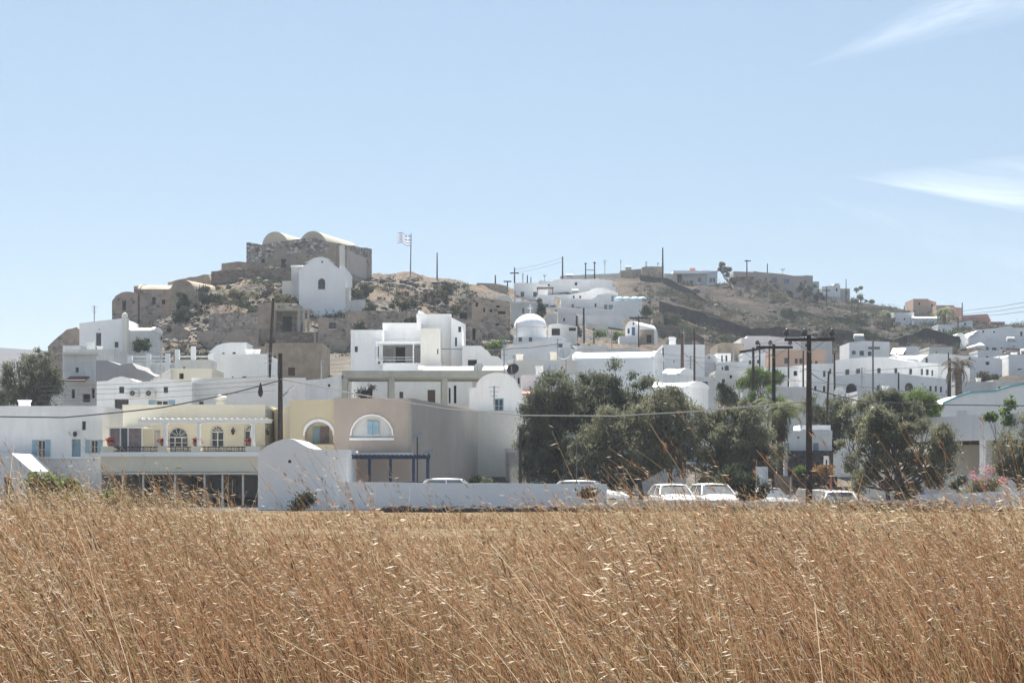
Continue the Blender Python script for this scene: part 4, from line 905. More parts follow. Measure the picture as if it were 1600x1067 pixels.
h = house('lower white hillside villa with grey windows and a white parasol at the right edge', (1523, 300), (1640, 300), 9, 534, W, [(1540.5, 1545, 542, 549, 'l'), (1550, 1557, 543, 549, 'l'), (1563.5, 1566.5, 543, 550, 'l'), (1594, 1599, 545, 553, 'ab')], prof=[(1523, 540), (1535, 535), (1560, 533), (1590, 535), (1640, 536)])
mb = MB(); c = at(1531, 541.5, 296); mb.lathe((c.x, c.y, c.z-1.4), [(.05, 0), (.05, 1.5), (.75, 1.5), (.5, 1.75), (.02, 1.95)], WS, 12); tag(mb.build('parasol'), 'round white parasol on the lower right hillside villa terrace', 'parasol')
# right village
h = house('plain tall white box house behind the pair of dark poles', (1036, 200), (1101, 200), 8, 543, W, [(1052, 1054, 563, 566, 'o')], parapet=True)
house('greyed white wing with a small hump gable right of the tall white box', (1101, 206), (1121, 206), 8, 556, WG, [(1107, 1109.5, 557, 560, 'o'), (1119, 1120, 585, 592, 'k')], prof=[(1101, 557), (1108, 552.5), (1114, 554), (1121, 560)])
house('small white barrel roofed house behind the long barrel roofed hall', (1036, 168.6), (1062, 168), 3.4, 587, W, vault=576)
house('plain white block below the tall white box house with a blue window', (1066, 178), (1120, 178), 7, 594, WG, [(1098, 1106, 590+6, 604, 'db')])
house('low white barrel roofed house right above the dark trees', (1012, 152.8), (1076, 151.5), 4.2, 607, W, vault=597)
house('beige cube house with one white front wall between trees and right village', (1121, 218), (1163, 218), 8, 536, TAN, [(1150, 1152, 560, 562, 'o')], prof=[(1121, 537), (1128, 535), (1163, 537)])
house('small white front with two slit windows below the beige cube house', (1120, 212), (1142, 212), 4, 552, W, [(1127, 1129.5, 555, 565, 'k'), (1133.5, 1136.5, 555, 565, 'k')])
house('white low terrace house with an arched blue window below the beige cube', (1120, 205), (1162, 205), 6, 570, W, [(1132, 1139, 571, 579, 'ab'), (1127.5, 1130, 573, 578, 'b')])
house('shabby white cottage row with dark doorways above the dark round bush', (1118, 190), (1170, 190), 6, 584, WG, [(1128, 1133, 592, 598, 'k'), (1140, 1144, 582+4, 591, 'o'), (1150, 1153, 596, 604, 'o')])
house('white villa with stepped parapet behind the crossarm poles', (1158, 228), (1251, 228), 9, 530, W, [(1193, 1200, 562, 570, 'b'), (1166, 1169, 560, 566, 'k')], prof=[(1158, 528), (1167, 528), (1167.6, 525), (1200, 525), (1222, 527), (1251, 527)])
house('white flat house at the right shoulder of the stepped parapet villa', (1251, 232), (1300, 232), 8, 532, WG, [(1258, 1262, 537, 542, 'o')], prof=[(1251, 526), (1262, 525), (1285, 529), (1300, 531)])
house('peach coloured house with paired dark windows behind the tall crossarm pole', (1209, 215), (1290, 215), 7, 551, PEACH, [(1225.5, 1232, 559, 568, 'k'), (1242, 1246.5, 560, 568, 'k'), (1249, 1253.5, 560, 568, 'k'), (1264, 1269, 562, 572, 'ab'), (1273.5, 1277.5, 564, 570, 'b')])
house('white front with arched recess below the peach coloured house', (1196, 200), (1262, 200), 7, 572, W, [(1240, 1246, 579, 587, 'ao'), (1222, 1226, 584, 589, 'k')], prof=[(1196, 574), (1212, 574), (1262, 570)])
h = house('white house with a bright tilted roof panel left of the grey crossed pole', (1266, 192), (1302, 192), 7, 573, W, [(1286, 1290, 579, 589, 'w'), (1296, 1299, 576, 584, 'k')])
h = house('big white two storey hotel with a long row of square windows', (1304, 206), (1466, 201), 10, 560, W,
  [(1320, 1327, 577, 586, 'l'), (1337, 1344, 576, 584, 'l'), (1370, 1376, 575, 583, 'l'), (1397, 1402, 575, 584, 'k'), (1420, 1425, 576, 585, 'k'), (1438.5, 1442, 576, 586, 'l'), (1446.5, 1451, 577, 586, 'b'), (1455, 1458, 578, 587, 'k')],
  prof=[(1304, 563), (1330, 560), (1352, 558), (1364, 557.5), (1384, 558), (1410, 563), (1440, 566), (1466, 568)])
h2 = blk(h, 1300, 1480, 196, 587, 4.5, W, ops=[(1322, 1339, 599, 614, 'ao'), (1370, 1375, 602, 612, 'k'), (1414, 1427, 598, 612, 'ak'), (1452, 1456, 603, 612, 'k'), (1460.5, 1464, 603, 612, 'k'), (1468.5, 1472, 604, 613, 'k'), (1478, 1480, 609, 615, 'k')], prof=[(1300, 588), (1345, 583), (1400, 583), (1440, 588), (1480, 592)])
house('white upper house with a turquoise glazed terrace behind the big hotel', (1327, 238), (1390, 238), 7, 534, W, [(1331, 1337, 548, 554, 'l'), (1343, 1350, 548, 556, 'l'), (1356, 1362, 549, 556, 'l')], prof=[(1327, 535), (1350, 532.5), (1390, 534)])
house('beige end block right of the turquoise glazed terrace house', (1388, 240), (1404, 240), 6, 535, TAN)
for i, px in enumerate((1391, 1402)):
    mb = MB(); c = at(px, 554, 205)
    mb.hexa([c, c+Vector((.55, 0, 0)), c+Vector((1.1, 1.2, .62)), c+Vector((.45, 1.2, .62))], [c+Vector((0, 0, .08)), c+Vector((.55, 0, .08)), c+Vector((1.1, 1.2, .7)), c+Vector((.45, 1.2, .7))], PLAST)
    mb.tube([c+Vector((.8, 1.1, .6)), c+Vector((.8, 1.1, -.3))], .03, STEEL, 5)
    tag(mb.build('solar_panel'), ('left', 'right')[i]+' of two tilted pale solar panels on the big hotel roof', 'solar panel', 'solar panels on the big hotel roof')
house('bright barrel roofed house rising behind the right part of the big hotel', (1403, 222), (1446, 222), 6, 562, W, vault=553.5)
house('white gabled house with one tall window right of the bright barrel roof', (1440, 220), (1512, 220), 7, 555, W, [(1446, 1450, 559, 567, 'b'), (1472, 1475, 568, 575, 'o'), (1482, 1485, 572, 577, 'k')], prof=[(1440, 562), (1450, 554), (1462, 552), (1482, 553), (1512, 557)])
house('white house with two small windows behind the fan palm', (1503, 228), (1566, 228), 7, 557, W, [(1510, 1514, 568, 574, 'k'), (1514, 1517, 558, 563, 'o'), (1540, 1546, 565, 570, 'o')], prof=[(1503, 556), (1515, 556), (1525, 558), (1560, 559), (1566, 562)])
house('white corner house with a green framed window at the right edge', (1561, 232), (1577, 232), 7, 556, WW, [(1567, 1572.5, 564, 573, 'l')])
house('tall plain white block house at the far right edge of the village', (1576, 228), (1660, 228), 8, 558, W, [(1582, 1586, 588, 594, 'k'), (1590, 1597, 576, 578, 'o')])
house('low white terrace house under the fan palm', (1495, 198), (1556, 198), 6, 601, WG, [(1500, 1504, 613, 618, 'k')])
house('low pale terrace house with a rose coloured band at the right edge', (1552, 205), (1660, 205), 6, 598, WW, [(1560, 1563, 604, 608, 'o')])
# infill along the lanes
for lb, A, B, dp, top, mt, ops, kw in [
 ('low greyed house in the dip between the fig tree and the barrel hall', (948, 205), (1000, 205), 6, 549, WG, [(960, 964, 556, 562, 'k'), (982, 986, 555, 561, 'b')], {}),
 ('long pale lane wall house left of the tall white box house', (1000, 214), (1034, 214), 6, 556, WW, [(1012, 1015, 562, 568, 'o')], {}),
 ('greyed cube with two small openings at the foot of the dark terrace wall', (1046, 250), (1082, 250), 6, 533, BROWNSTONE, [(1056, 1060, 539, 543, 'o'), (1068, 1071, 538, 542, 'o')], {}),
 ('small white cube wedged between beige cube and stepped parapet villa', (1160, 214), (1196, 214), 5, 556, W, [(1170, 1174, 563, 569, 'k'), (1183, 1186, 562, 568, 'b')], {}),
 ('white stepped terrace block under the middle crossarm poles', (1158, 188), (1222, 188), 5, 588, WW, [(1180, 1184, 596, 603, 'k'), (1206, 1210, 594, 600, 'b')], {'prof': [(1158, 592), (1180, 592), (1180.5, 586), (1222, 586)]}),
 ('white low house front right behind the tall crossarm pole', (1264, 178), (1300, 178), 6, 596, W, [(1272, 1276, 603, 610, 'k'), (1286, 1290, 603, 612, 'o')], {}),
 ('greyed white lane house under the square windows of the big hotel', (1340, 178), (1420, 178), 6, 616, WG, [(1352, 1357, 622, 629, 'k'), (1384, 1389, 622, 630, 'b')], {}),
 ('small white cube above the right end of the long hotel', (1404, 246), (1436, 246), 5, 545, W, [(1412, 1415, 549, 554, 'k')], {}),
 ('white cube with one dark slit behind the tall black pole', (1452, 250), (1488, 250), 6, 546, WW, [(1462, 1464, 549, 555, 'o')], {}),
 ('small white arched store below the lower right hillside villa', (1528, 262), (1566, 262), 5, 551, W, [(1540, 1545, 556, 563, 'ao')], {}),
 ('plain white hillside cube at the right edge under the arched villa', (1572, 268), (1640, 268), 6, 553, WG, [(1584, 1588, 558, 564, 'k')], {}),
 ('tiny white hillside chapel left of the lower right hillside villa', (1492, 306), (1510, 306), 5, 524, W, [(1499, 1502, 530, 536, 'ao')], {'prof': arc(1492, 1510, 530, 520, 8)}),
 ('white cube half way up between ridge palm house and hillside villas', (1466, 338), (1488, 338), 5, 510, W, [(1473, 1476, 514, 519, 'k')], {}),
 ('small greyed cube above the domed church and its cypress', (872, 262), (900, 262), 5, 492, WG, [(880, 883, 497, 502, 'k')], {}),
 ('low white cube below the level topped terrace wall', (915, 262), (950, 262), 5, 509, WW, [(926, 929, 513, 518, 'b')], {}),
 ('small tan house with dark door below the ridge tan tower', (1020, 296), (1042, 296), 5, 497, TAN, [(1028, 1032, 502, 508, 'o')], {}),
]: house(lb, A, B, dp, top, mt, ops, **kw)
# right foreground
h = house('white house with a teal painted wavy parapet at the right edge', (1462, 136), (1680, 136), 8, 622, W, [(1500, 1503, 646, 650, 'o')], prof=[(1462, 640), (1474, 631), (1496, 621), (1518, 614), (1540, 613), (1556, 612), (1578, 605), (1600, 601), (1680, 600)])
mb = MB(); pr = [(1474, 631), (1496, 621), (1518, 614), (1540, 613), (1556, 612), (1578, 605), (1600, 601), (1680, 600)]
for (x0, y0), (x1, y1) in zip(pr, pr[1:]):
    a, b_ = at(x0, y0, 135.9), at(x1, y1, 135.9)
    mb.hexa([a, b_, b_+Vector((0, .3, 0)), a+Vector((0, .3, 0))], [a+Vector((0, 0, .12)), b_+Vector((0, 0, .12)), b_+Vector((0, .3, .12)), a+Vector((0, .3, .12))], TEAL)
mb.build('teal_coping', h)
h = thing('portico_house', 'white house with a deep shaded portico and square columns behind the oleander', 'house', (xat(1540, 120), 120, 0))
P = (xat(1384, 126), 126.); Q = (xat(1700, 111), 111.); L = math.hypot(Q[0]-P[0], Q[1]-P[1]); u = ((Q[0]-P[0])/L, (Q[1]-P[1])/L); n = (-u[1], u[0])
def fa(px): return hit(P, u, px)
mb = MB(); za = lambda px, py: zat(py, fa(px)[1])
facade(mb, P, u, n, L, [(0, za(1384, 656)), (fa(1494)[0], za(1494, 650)), (fa(1494.6)[0], za(1494, 642)), (fa(1510)[0], za(1510, 641)), (fa(1512)[0], za(1512, 648)), (L, za(1600, 641)-.15)], za(1484, 689), [], W, .2)
mb.obox(P, u, n, 0, L, .003, .3, za(1484, 689), za(1494, 651), W); mb.build('parapet_beam', h)
mb = MB(); mb.obox(P, u, n, 0, L, .3, 6, za(1484, 689)+.05, za(1484, 689)+.3, WW); mb.build('ceiling', h)
mb = MB()
for i in range(int(L/.7)): mb.obox(P, u, n, .2+i*.7, .32+i*.7, .302, 4.5, za(1484, 689)-.14, za(1484, 689)+.048, BROWN)
mb.build('ceiling_beams', h)
for px in (1455, 1530, 1610):
    a = fa(px)[0]; mb = MB(); mb.obox(P, u, n, a, a+.5, .02, .5, -.3, za(1484, 689)-.003, W); mb.build('column', h)
mb = MB(); facade(mb, (P[0]+n[0]*4.5, P[1]+n[1]*4.5), u, n, L, [(0, za(1484, 689)+.045), (L, za(1484, 689)+.045)], -.3, [(fa(1510)[0]+1.2, fa(1510)[0]+2.2, .4, 2.75, False), (fa(1470)[0], fa(1470)[0]+1.3, 1, 2.4, False), (fa(1580)[0]+1, fa(1580)[0]+2, .4, 2.75, False)], WW, .2); mb.build('back_wall', h)
for a0, a1, z0, z1, kd in ((fa(1510)[0]+1.2, fa(1510)[0]+2.2, .4, 2.75, 'k'), (fa(1470)[0], fa(1470)[0]+1.3, 1, 2.4, 'l'), (fa(1580)[0]+1, fa(1580)[0]+2, .4, 2.75, 'k')):
    opening(h, (P[0]+n[0]*4.5, P[1]+n[1]*4.5), u, n, (a0, a1, z0, z1, False), kd, .2, True)
mb = MB(); mb.obox(P, u, n, 0, L, -1.6, -1.35, -.4, zat(741, 118), W); mb.build('terrace_wall', h)
mb = MB(); mb.obox(P, u, n, 0, L, -1.345, 6, -.4, .38, CONC); mb.build('terrace_floor', h)
h = house('low white house on a stone base seen between the pole and the trees', (1225, 128), (1300, 128), 6, 680, W, [(1246, 1249, 676+6, 685, 'o')], cat='house', name='village_house')
wallpart(h, 'vault_roof', 1250, 1298, 128.3, 664, 680, 3, WS); wallpart(h, 'stone_base', 1232, 1302, 127.6, 704, 745, .38, DARKSTONE)
wallpart(h, 'painted_shadow_strip', 1253, 1297, 128.25, 672, 679.5, .049, GRY)  # flat grey strip on the vault front, its colour stands in for shadow
for px in (1217, 1263):
    wallpart(h, 'door', px+8, px+16, 127.95, 692, 704, .049, GP)
house('white house mostly hidden behind the grey green trees', (1068, 142), (1225, 142), 8, 648, W, [(1072, 1080, 657+2, 668, 'b'), (1120, 1128, 668, 684, 'k'), (1172, 1180, 660, 676, 'k')])
house('long white wall house hidden behind the trees right of the pole', (1300, 139), (1400, 139), 7, 655, W, [(1335, 1341, 675, 680, 'o'), (1365, 1371, 678, 690, 'k')])
house('flat white back house wall left of the fan palm and hotel', (1160, 165), (1262, 165), 6, 610, WG, [(1168, 1173, 616, 622, 'k')])

house('long white house wall behind the lower trunks of the big tree group', (822, 126), (1072, 128), 6, 706, WG, [(1040, 1047, 724, 738, 'k'), (845, 852, 716, 728, 'b')])
# ---------------------------------------------------------------- poles and wires
def pole(label, px, yt, yb, Y, r=.13, mat=WOOD, arm=None, ins=(), arm_y=None, name='utility_pole', lean=0, group='poles', cat='pole', fit=None, armtilt=0):
    x = xat(px, Y); zt = zat(yt, Y); gz = min(ground(x, Y), zat(yb, Y))-.2
    root = thing(name, label, cat, (x, Y, gz)); mb = MB()
    mb.tube([(x+lean, Y, gz), (x+lean*.5, Y, (gz+zt)/2), (x, Y, zt)], [r*1.15, r, r*.75], mat, 10); mb.build('shaft', root)
    if arm:
        a0, a1 = arm; za = zat(arm_y, Y); mb = MB()
        A, B = Vector((xat(a0, Y), Y-r-.06, za-armtilt)), Vector((xat(a1, Y), Y-r-.06, za+armtilt))
        w = .075 if Y < 150 else .09
        mb.hexa([A+Vector((0, -w, -w)), B+Vector((0, -w, -w)), B+Vector((0, w, -w)), A+Vector((0, w, -w))], [A+Vector((0, -w, w)), B+Vector((0, -w, w)), B+Vector((0, w, w)), A+Vector((0, w, w))], mat)
        if Y < 150:
            for sx in (-1, 1): mb.tube([(x, Y-r-.05, za-.6), (x+sx*.75, Y-r-.06, za-.05)], .02, STEEL, 5)
        cr = mb.build('crossarm', root)
        for ip in ins:
            k = .0+(ip-a0)/(a1-a0); c = A+(B-A)*k; s = 1 if Y < 110 else .8; mb = MB()
            mb.lathe((c.x, c.y, c.z+w), [(.02*s, 0), (.02*s, .1*s), (.1*s, .1*s), (.17*s, .14*s), (.14*s, .2*s), (.17*s, .25*s), (.12*s, .34*s), (.07*s, .42*s), (.02*s, .45*s)], PORC, 12)
            mb.build('insulator', root)
    return root
pole('tall dark crossarm pole standing at the low wall by the hatchback', 1264, 523, 800, 101, .145, arm=(1225, 1303), arm_y=531, ins=(1228, 1256, 1299))
pole('dark crossarm pole passing the leaning palm, second of the crossarm poles', 1209, 538, 690, 124, .12, arm=(1181, 1238), arm_y=543, ins=(1183, 1203, 1234), armtilt=0)
pole('dark crossarm pole furthest left of the three big crossarm poles', 1177, 543, 645, 142, .11, arm=(1155, 1196), arm_y=547, ins=(), armtilt=.15)
pole('weathered wooden pole rising from the cream house with a street lamp arm', 438, 552, 690, 111, .14)
pole('tall dark leaning pole in front of the tan cube house', 427, 466, 592, 152, .13, lean=-.55)
pole('short black pole in front of the off white wall block', 813, 668, 760, 107, .09, IRON)
pole('thick reddish dark pole behind the long barrel hall', 1066, 522, 578, 172, .15, BROWN)
pole('slim reddish pole right of the thick reddish pole', 1085, 512, 600, 165, .085, BROWN)
for lb, px, yt, yb, Y, kw in [
 ('thin dark pole beside the right end of the barrel hall', 1036, 543, 562, 180, {}),
 ('thin grey pole left behind the second crossarm pole', 1187, 536, 590, 185, {}),
 ('thin grey pole right behind the leftmost crossarm pole', 1202, 540, 592, 190, {}),
 ('slim pole topped by an insulator in front of the peach house', 1232, 543, 605, 172, {}),
 ('slim dark pole in front of the arched recess white front', 1255, 548, 608, 176, {}),
 ('dark pole left of the big hotel front', 1304, 552, 614, 160, {}),
 ('dark leaning pole among the green trees below the big hotel', 1295, 580, 695, 131, {'lean': -.35}),
 ('pale grey crossed pole in front of the big hotel', 1364, 531, 612, 155, {'mat': GREYPOLE, 'arm': (1356, 1374), 'arm_y': 544}),
 ('short dark pole rising above the big hotel lower storey', 1404, 582, 606, 170, {}),
 ('tall black pole left of the fan palm', 1484.5, 560, 626, 150, {}),
 ('thin dark pole behind the white gabled house', 1482, 551, 600, 200, {}),
 ('brown pole with a white tank beside the fig tree', 928, 518, 552, 232, {}),
 ('taller of two dark poles right of the domed church', 912, 481, 536, 225, {'r': .16}),
 ('shorter of two dark poles right of the domed church', 901, 493, 528, 232, {'r': .16}),
 ('crossarm pole beside the small vault roofed house', 998, 494, 546, 226, {'arm': (984, 1013), 'arm_y': 497}),
 ('tall bare pole on the ridge left of the pole pair', 879, 401, 437, 345, {'r': .18}),
 ('crossarm pole above the two window cube', 804, 418, 447, 335, {'r': .16, 'arm': (797, 811), 'arm_y': 427}),
 ('short crossarm pole left on the ridge', 793, 439, 453, 325, {'r': .15, 'arm': (787, 799), 'arm_y': 440}),
 ('short bare pole at the left end of the ridge', 774, 430, 446, 322, {'r': .16}),
 ('left of the two short bare poles on the two window cube', 824, 430, 445, 332, {'r': .14}),
 ('right of the two short bare poles on the two window cube', 829.5, 433, 445, 332, {'r': .12}),
 ('left pole of the joined pair on the ridge', 915, 411, 437, 370, {'r': .15, 'arm': (913, 917), 'arm_y': 412}),
 ('right pole of the joined pair on the ridge', 929, 409, 437, 370, {'r': .15, 'arm': (927, 931), 'arm_y': 411}),
 ('very tall dark pole right of the tan tower house', 1035.5, 387, 443, 384, {'r': .2}),
 ('pole with a split crossarm on the ridge above the beige hotel', 1167, 406, 436, 392, {'r': .17, 'arm': (1163, 1173), 'arm_y': 408}),
 ('thin bare pole on the beige hotel roofline', 1199, 412, 428, 400, {'r': .15}),
 ('crossarm pole on the slope below the stacked house', 1291.5, 448, 478, 396, {'r': .16, 'arm': (1285, 1297), 'arm_y': 454}),
 ('thin pole on the narrow ruin tower', 1322, 436, 452, 412, {'r': .12}),
 ('thin brown pole left on the slope below the long ridge wall', 1331, 472, 492, 385, {'r': .12}),
 ('thin brown pole right on the slope below the long ridge wall', 1341, 468, 496, 382, {'r': .12}),
 ('brown pole behind the greyed flat roofed house', 1413, 478, 500, 370, {'r': .14}),
 ('pale thin pole right of the low brown cube house', 1503.5, 473, 510, 372, {'r': .15, 'mat': GREYPOLE}),
 ('brown pole in front of the arched gable house', 1497, 495, 518, 350, {'r': .13}),
]:
    kw = dict(kw); kw.setdefault('r', .1); kw['r'] *= .78; pole(lb, px, yt, yb, Y, **kw)
mb = MB(); mb.box(xat(915.5, 370), xat(928.5, 370), 369.8, 370, zat(422.6, 370), zat(421.6, 370), STEEL); tag(mb.build('pole_brace'), 'grey bar joining the pair of ridge poles', 'brace')
# flag
Y = 278; root = thing('flagpole', 'tall thin flagpole on the hill right of the fort', 'flagpole', (xat(641, Y), Y, ground(xat(641, Y), Y)-.2))
mb = MB(); mb.tube([(xat(641, Y), Y, ground(xat(641, Y), Y)-.2), (xat(642.3, Y), Y, zat(365, Y))], [.1, .06], STEEL, 8); mb.build('shaft', root)
nu, nv = 18, 9; FW, FH = 20.5*pxm(Y), 17*pxm(Y); VV = []; ff = []; fm_ = []
for j in range(nv*2+1):
    for i in range(nu+1):
        a = i/nu; VV.append((xat(641.8, Y)-a*FW-.05, Y+.35*a*math.sin(a*9), zat(367.5, Y)-FH*j/(nv*2)*(1-.05*a)-.3*a*math.sin(a*6+.5)+.25*a))
BLF = material('flag_blue_cloth', (.22, .30, .45), .8, .03, 1, trans=.4); WHF = material('flag_white_cloth', (.78, .78, .78), .8, .03, 1, trans=.4)
me = bpy.data.meshes.new('flag')
for j in range(nv*2):
    for i in range(nu):
        s = j//2; a = i/nu; blue = s % 2 == 0
        if a < .36 and s < 5: blue = not (.14 <= a < .22 or s == 2)
        k = j*(nu+1)+i; ff.append((k, k+1, k+nu+2, k+nu+1)); fm_.append(0 if blue else 1)
me.from_pydata(VV, [], ff); me.materials.append(BLF); me.materials.append(WHF); me.polygons.foreach_set('material_index', fm_); me.update()
o = bpy.data.objects.new('flag', me); COL.objects.link(o); tag(o, 'blue and white striped flag with a cross corner flying left from the flagpole', 'flag')
pole('thin bare mast on the hill brow right of the flagpole', 683, 395, 440, 285, .1, GREYPOLE, name='mast', cat='mast')
# aerials on the ridge
def aerial(label, px, py, Y, hpx, w=5):
    mb = MB(); x, zt = xat(px, Y), zat(py, Y); zb_ = zat(py+hpx, Y)
    mb.tube([(x, Y, zb_), (x, Y, zt)], .05, STEEL, 5)
    for k, f in ((0, 1), (.18, .8), (.36, .6)): zz = zt-(zt-zb_)*k*.7; mb.box(x-w*f*pxm(Y)/2, x+w*f*pxm(Y)/2, Y-.02, Y+.02, zz-.03, zz+.03, STEEL)
    tag(mb.build('roof_aerial'), label, 'aerial')
aerial('cluster aerial left on the ridge wall', 945, 407, 388, 22, 7); aerial('thin aerial above the long low tan house', 970, 407, 394, 16, 3)
aerial('small aerial on the stepped white house top', 851, 430, 330, 10, 6); aerial('aerial on the beige hotel roof', 1223, 420, 400, 10, 9); aerial('small aerial over the bungalow roof left part', 1028, 411, 392, 7, 4)
aerial('thin forked aerial on the long white house front', 803, 556, 172, 14, 6)
mb = MB(); c = at(1082, 421, 392); mb.tube([c+Vector((-.5, 0, 0)), c+Vector((.5, 0, 0))], .28, TILE, 10); mb.box(c.x-.9, c.x+.5, c.y-.1, c.y+1, c.z-.75, c.z-.3, PLAST); tag(mb.build('water_heater'), 'red and white water heater on the ridge bungalow roof', 'water heater')
def wire(label, pts, mat=WIRE, r=.022, sag=0, group=None):
    P3_ = [at(*p) for p in pts]; out_ = []
    for a, b_ in zip(P3_, P3_[1:]):
        K = 14
        for k in range(K+(b_ is P3_[-1])):
            t_ = k/K; q = a.lerp(b_, t_); q.z -= sag*4*t_*(1-t_); out_.append(q)
    mb = MB(); mb.tube(out_, r, mat, 5); return tag(mb.build('overhead_wire'), label, 'wire', group)
wire('thick black cable sagging from the left edge to the wooden pole', [(-120, 648, 108), (100, 652, 109), (250, 637, 110), (350, 617, 110.5), (438, 594, 110.8)], r=.035, sag=.02)
wire('pale twisted cable from the wooden pole across the beige house to the tall crossarm pole', [(438, 592, 110.8), (560, 616, 109), (700, 639, 107), (820, 649, 105), (960, 650, 103), (1100, 642, 102), (1262, 627, 101)], PWIRE, .03)
wire('black cable from the tall crossarm pole to the right edge', [(1265, 607, 101), (1340, 626, 100.5), (1450, 632, 100), (1700, 635, 99)], r=.025)
wire('thin cable from the tall pole down to the leaning pole', [(1266, 582, 101), (1280, 592, 115), (1297, 600, 131)], r=.022)
wire('thin wire from the pole pair to the dark round bush', [(1066, 550, 172), (1095, 572, 166), (1125, 600, 160)], r=.025)
wire('thin wire hanging across the white hotel to the white gabled house', [(690, 545, 166), (760, 547, 175), (830, 543, 185), (880, 537, 190)], r=.03)
for i, y in enumerate((436, 441, 450)):
    wire('thin line from the ridge cross pole to the tall bare ridge pole, %s' % ('uppermost', 'middle', 'lowest')[i], [(804, y-14, 335), (840, (y+401+i*6)/2-4, 340), (879, 403+i*6, 345)], r=.02) if i < 2 else None
for i, (a, b_) in enumerate(((486, 472), (491, 479.5), (495.5, 487.5))):
    wire('%s of three sky wires at the right edge' % ('topmost', 'middle', 'lowest')[i], [(1503, a, 372), (1560, (a+b_)/2+.5, 300), (1640, b_-6, 220)], r=.03)
for i, px in enumerate((1228, 1256, 1299)):
    wire('wire from the %s insulator of the tall crossarm pole to the second one' % ('left', 'middle', 'right')[i], [(px, 525, 100.8), ((px+(1183, 1203, 1234)[i])/2, 536, 112), ((1183, 1203, 1234)[i], 537, 123.8)], r=.012)
for i, (a, b_, c_) in enumerate(((553, 559, 575), (561, 566, 584))):
    wire('%s thin line strung over the white houses right of the barrel hall' % ('upper', 'lower')[i], [(1036, a, 180), (1066, b_-3, 172), (1177, c_-8, 142)], r=.016)
for i, y in enumerate((597, 604, 611, 620)):
    wire('%s of four thin lines crossing the humped roof house' % ('first', 'second', 'third', 'lowest')[i], [(60, y+7, 128), (240, y+2, 128), (430, y-10, 128)], r=.011)
for i, (ya, yb_) in enumerate(((583, 560), (600, 608))):
    wire('%s thin line from the crossarm poles towards the right village' % ('upper', 'lower')[i], [(1209, 570+i*22, 124), (1304, ya, 150), (1484, yb_+10, 150)], r=.014)
# street lamps
def street_lamp(label, px, py, Y, hpx, dx=-10):
    root = thing('street_lamp', label, 'street lamp', (xat(px, Y), Y, zat(py+hpx, Y))); x = xat(px, Y); mb = MB()
    mb.tube([(x, Y, zat(py+hpx, Y)), (x, Y, zat(py+4, Y)), (xat(px+dx*.5, Y), Y, zat(py, Y)), (xat(px+dx, Y), Y, zat(py+1, Y))], .03, GREYPOLE, 6); mb.build('pole', root)
    c = at(px+dx, py+1, Y); s = .3 if dx > 0 else -.3; mb = MB(); mb.hexa([c+Vector((-.28, -.09, -.07)), c+Vector((.28, -.09, -.05)), c+Vector((.28, .09, -.05)), c+Vector((-.28, .09, -.07))], [c+Vector((-.2, -.06, .05)), c+Vector((.2, -.06, .06)), c+Vector((.2, .06, .06)), c+Vector((-.2, .06, .05))], STEEL); mb.build('lamp_head', root)
street_lamp('grey street lamp with a curved arm in front of the dark trees', 901, 680, 106, 75, -9)
street_lamp('street lamp with its head over the first white car', 1087, 722, 108, 60, -7)
root = thing('street_lamp', 'lamp arm reaching right from the wooden pole', 'street lamp', tuple(at(438, 622, 111)))
mb = MB(); mb.tube([at(439, 621, 111), at(448, 613, 110.6), at(455, 606, 110.4)], .04, STEEL, 6); mb.build('arm', root)
mb = MB(); c = at(456, 605.5, 110.4); mb.hexa([c+Vector((-.2, -.1, -.2)), c+Vector((.1, -.1, .0)), c+Vector((.1, .1, .0)), c+Vector((-.2, .1, -.2))], [c+Vector((-.25, -.06, -.1)), c+Vector((.1, -.06, .18)), c+Vector((.1, .06, .18)), c+Vector((-.25, .06, -.1))], PLAST); mb.build('lamp_head', root)
mb = MB(); c = at(407, 604, 110.6); mb.lathe((c.x, c.y, c.z-.55), [(.02, 0), (.1, .1), (.14, .25), (.09, .5), (.03, .75)], IRON, 10); tag(mb.build('cable_junction'), 'black junction pod hanging on the thick cable beside the wooden pole', 'cable junction')
# floodlights by the blue pergola
for i, (px, py) in enumerate(((652, 682), (670, 708))):
    root = thing('floodlight', ('higher' if i == 0 else 'lower')+' floodlight on a thin post by the blue pergola', 'floodlight', (xat(px, 107), 107, 0))
    mb = MB(); mb.tube([(xat(px, 107), 107, -.1), (xat(px, 107), 107, zat(py, 107))], .035, IRON, 6); mb.build('post', root)
    mb = MB(); c = at(px, py, 107); mb.hexa([c+Vector((-.3, -.15, -.06)), c+Vector((.2, -.15, .1)), c+Vector((.2, .15, .1)), c+Vector((-.3, .15, -.06))], [c+Vector((-.25, -.1, .06)), c+Vector((.25, -.1, .24)), c+Vector((.25, .1, .24)), c+Vector((-.25, .1, .06))], STEEL); mb.build('lamp_head', root)
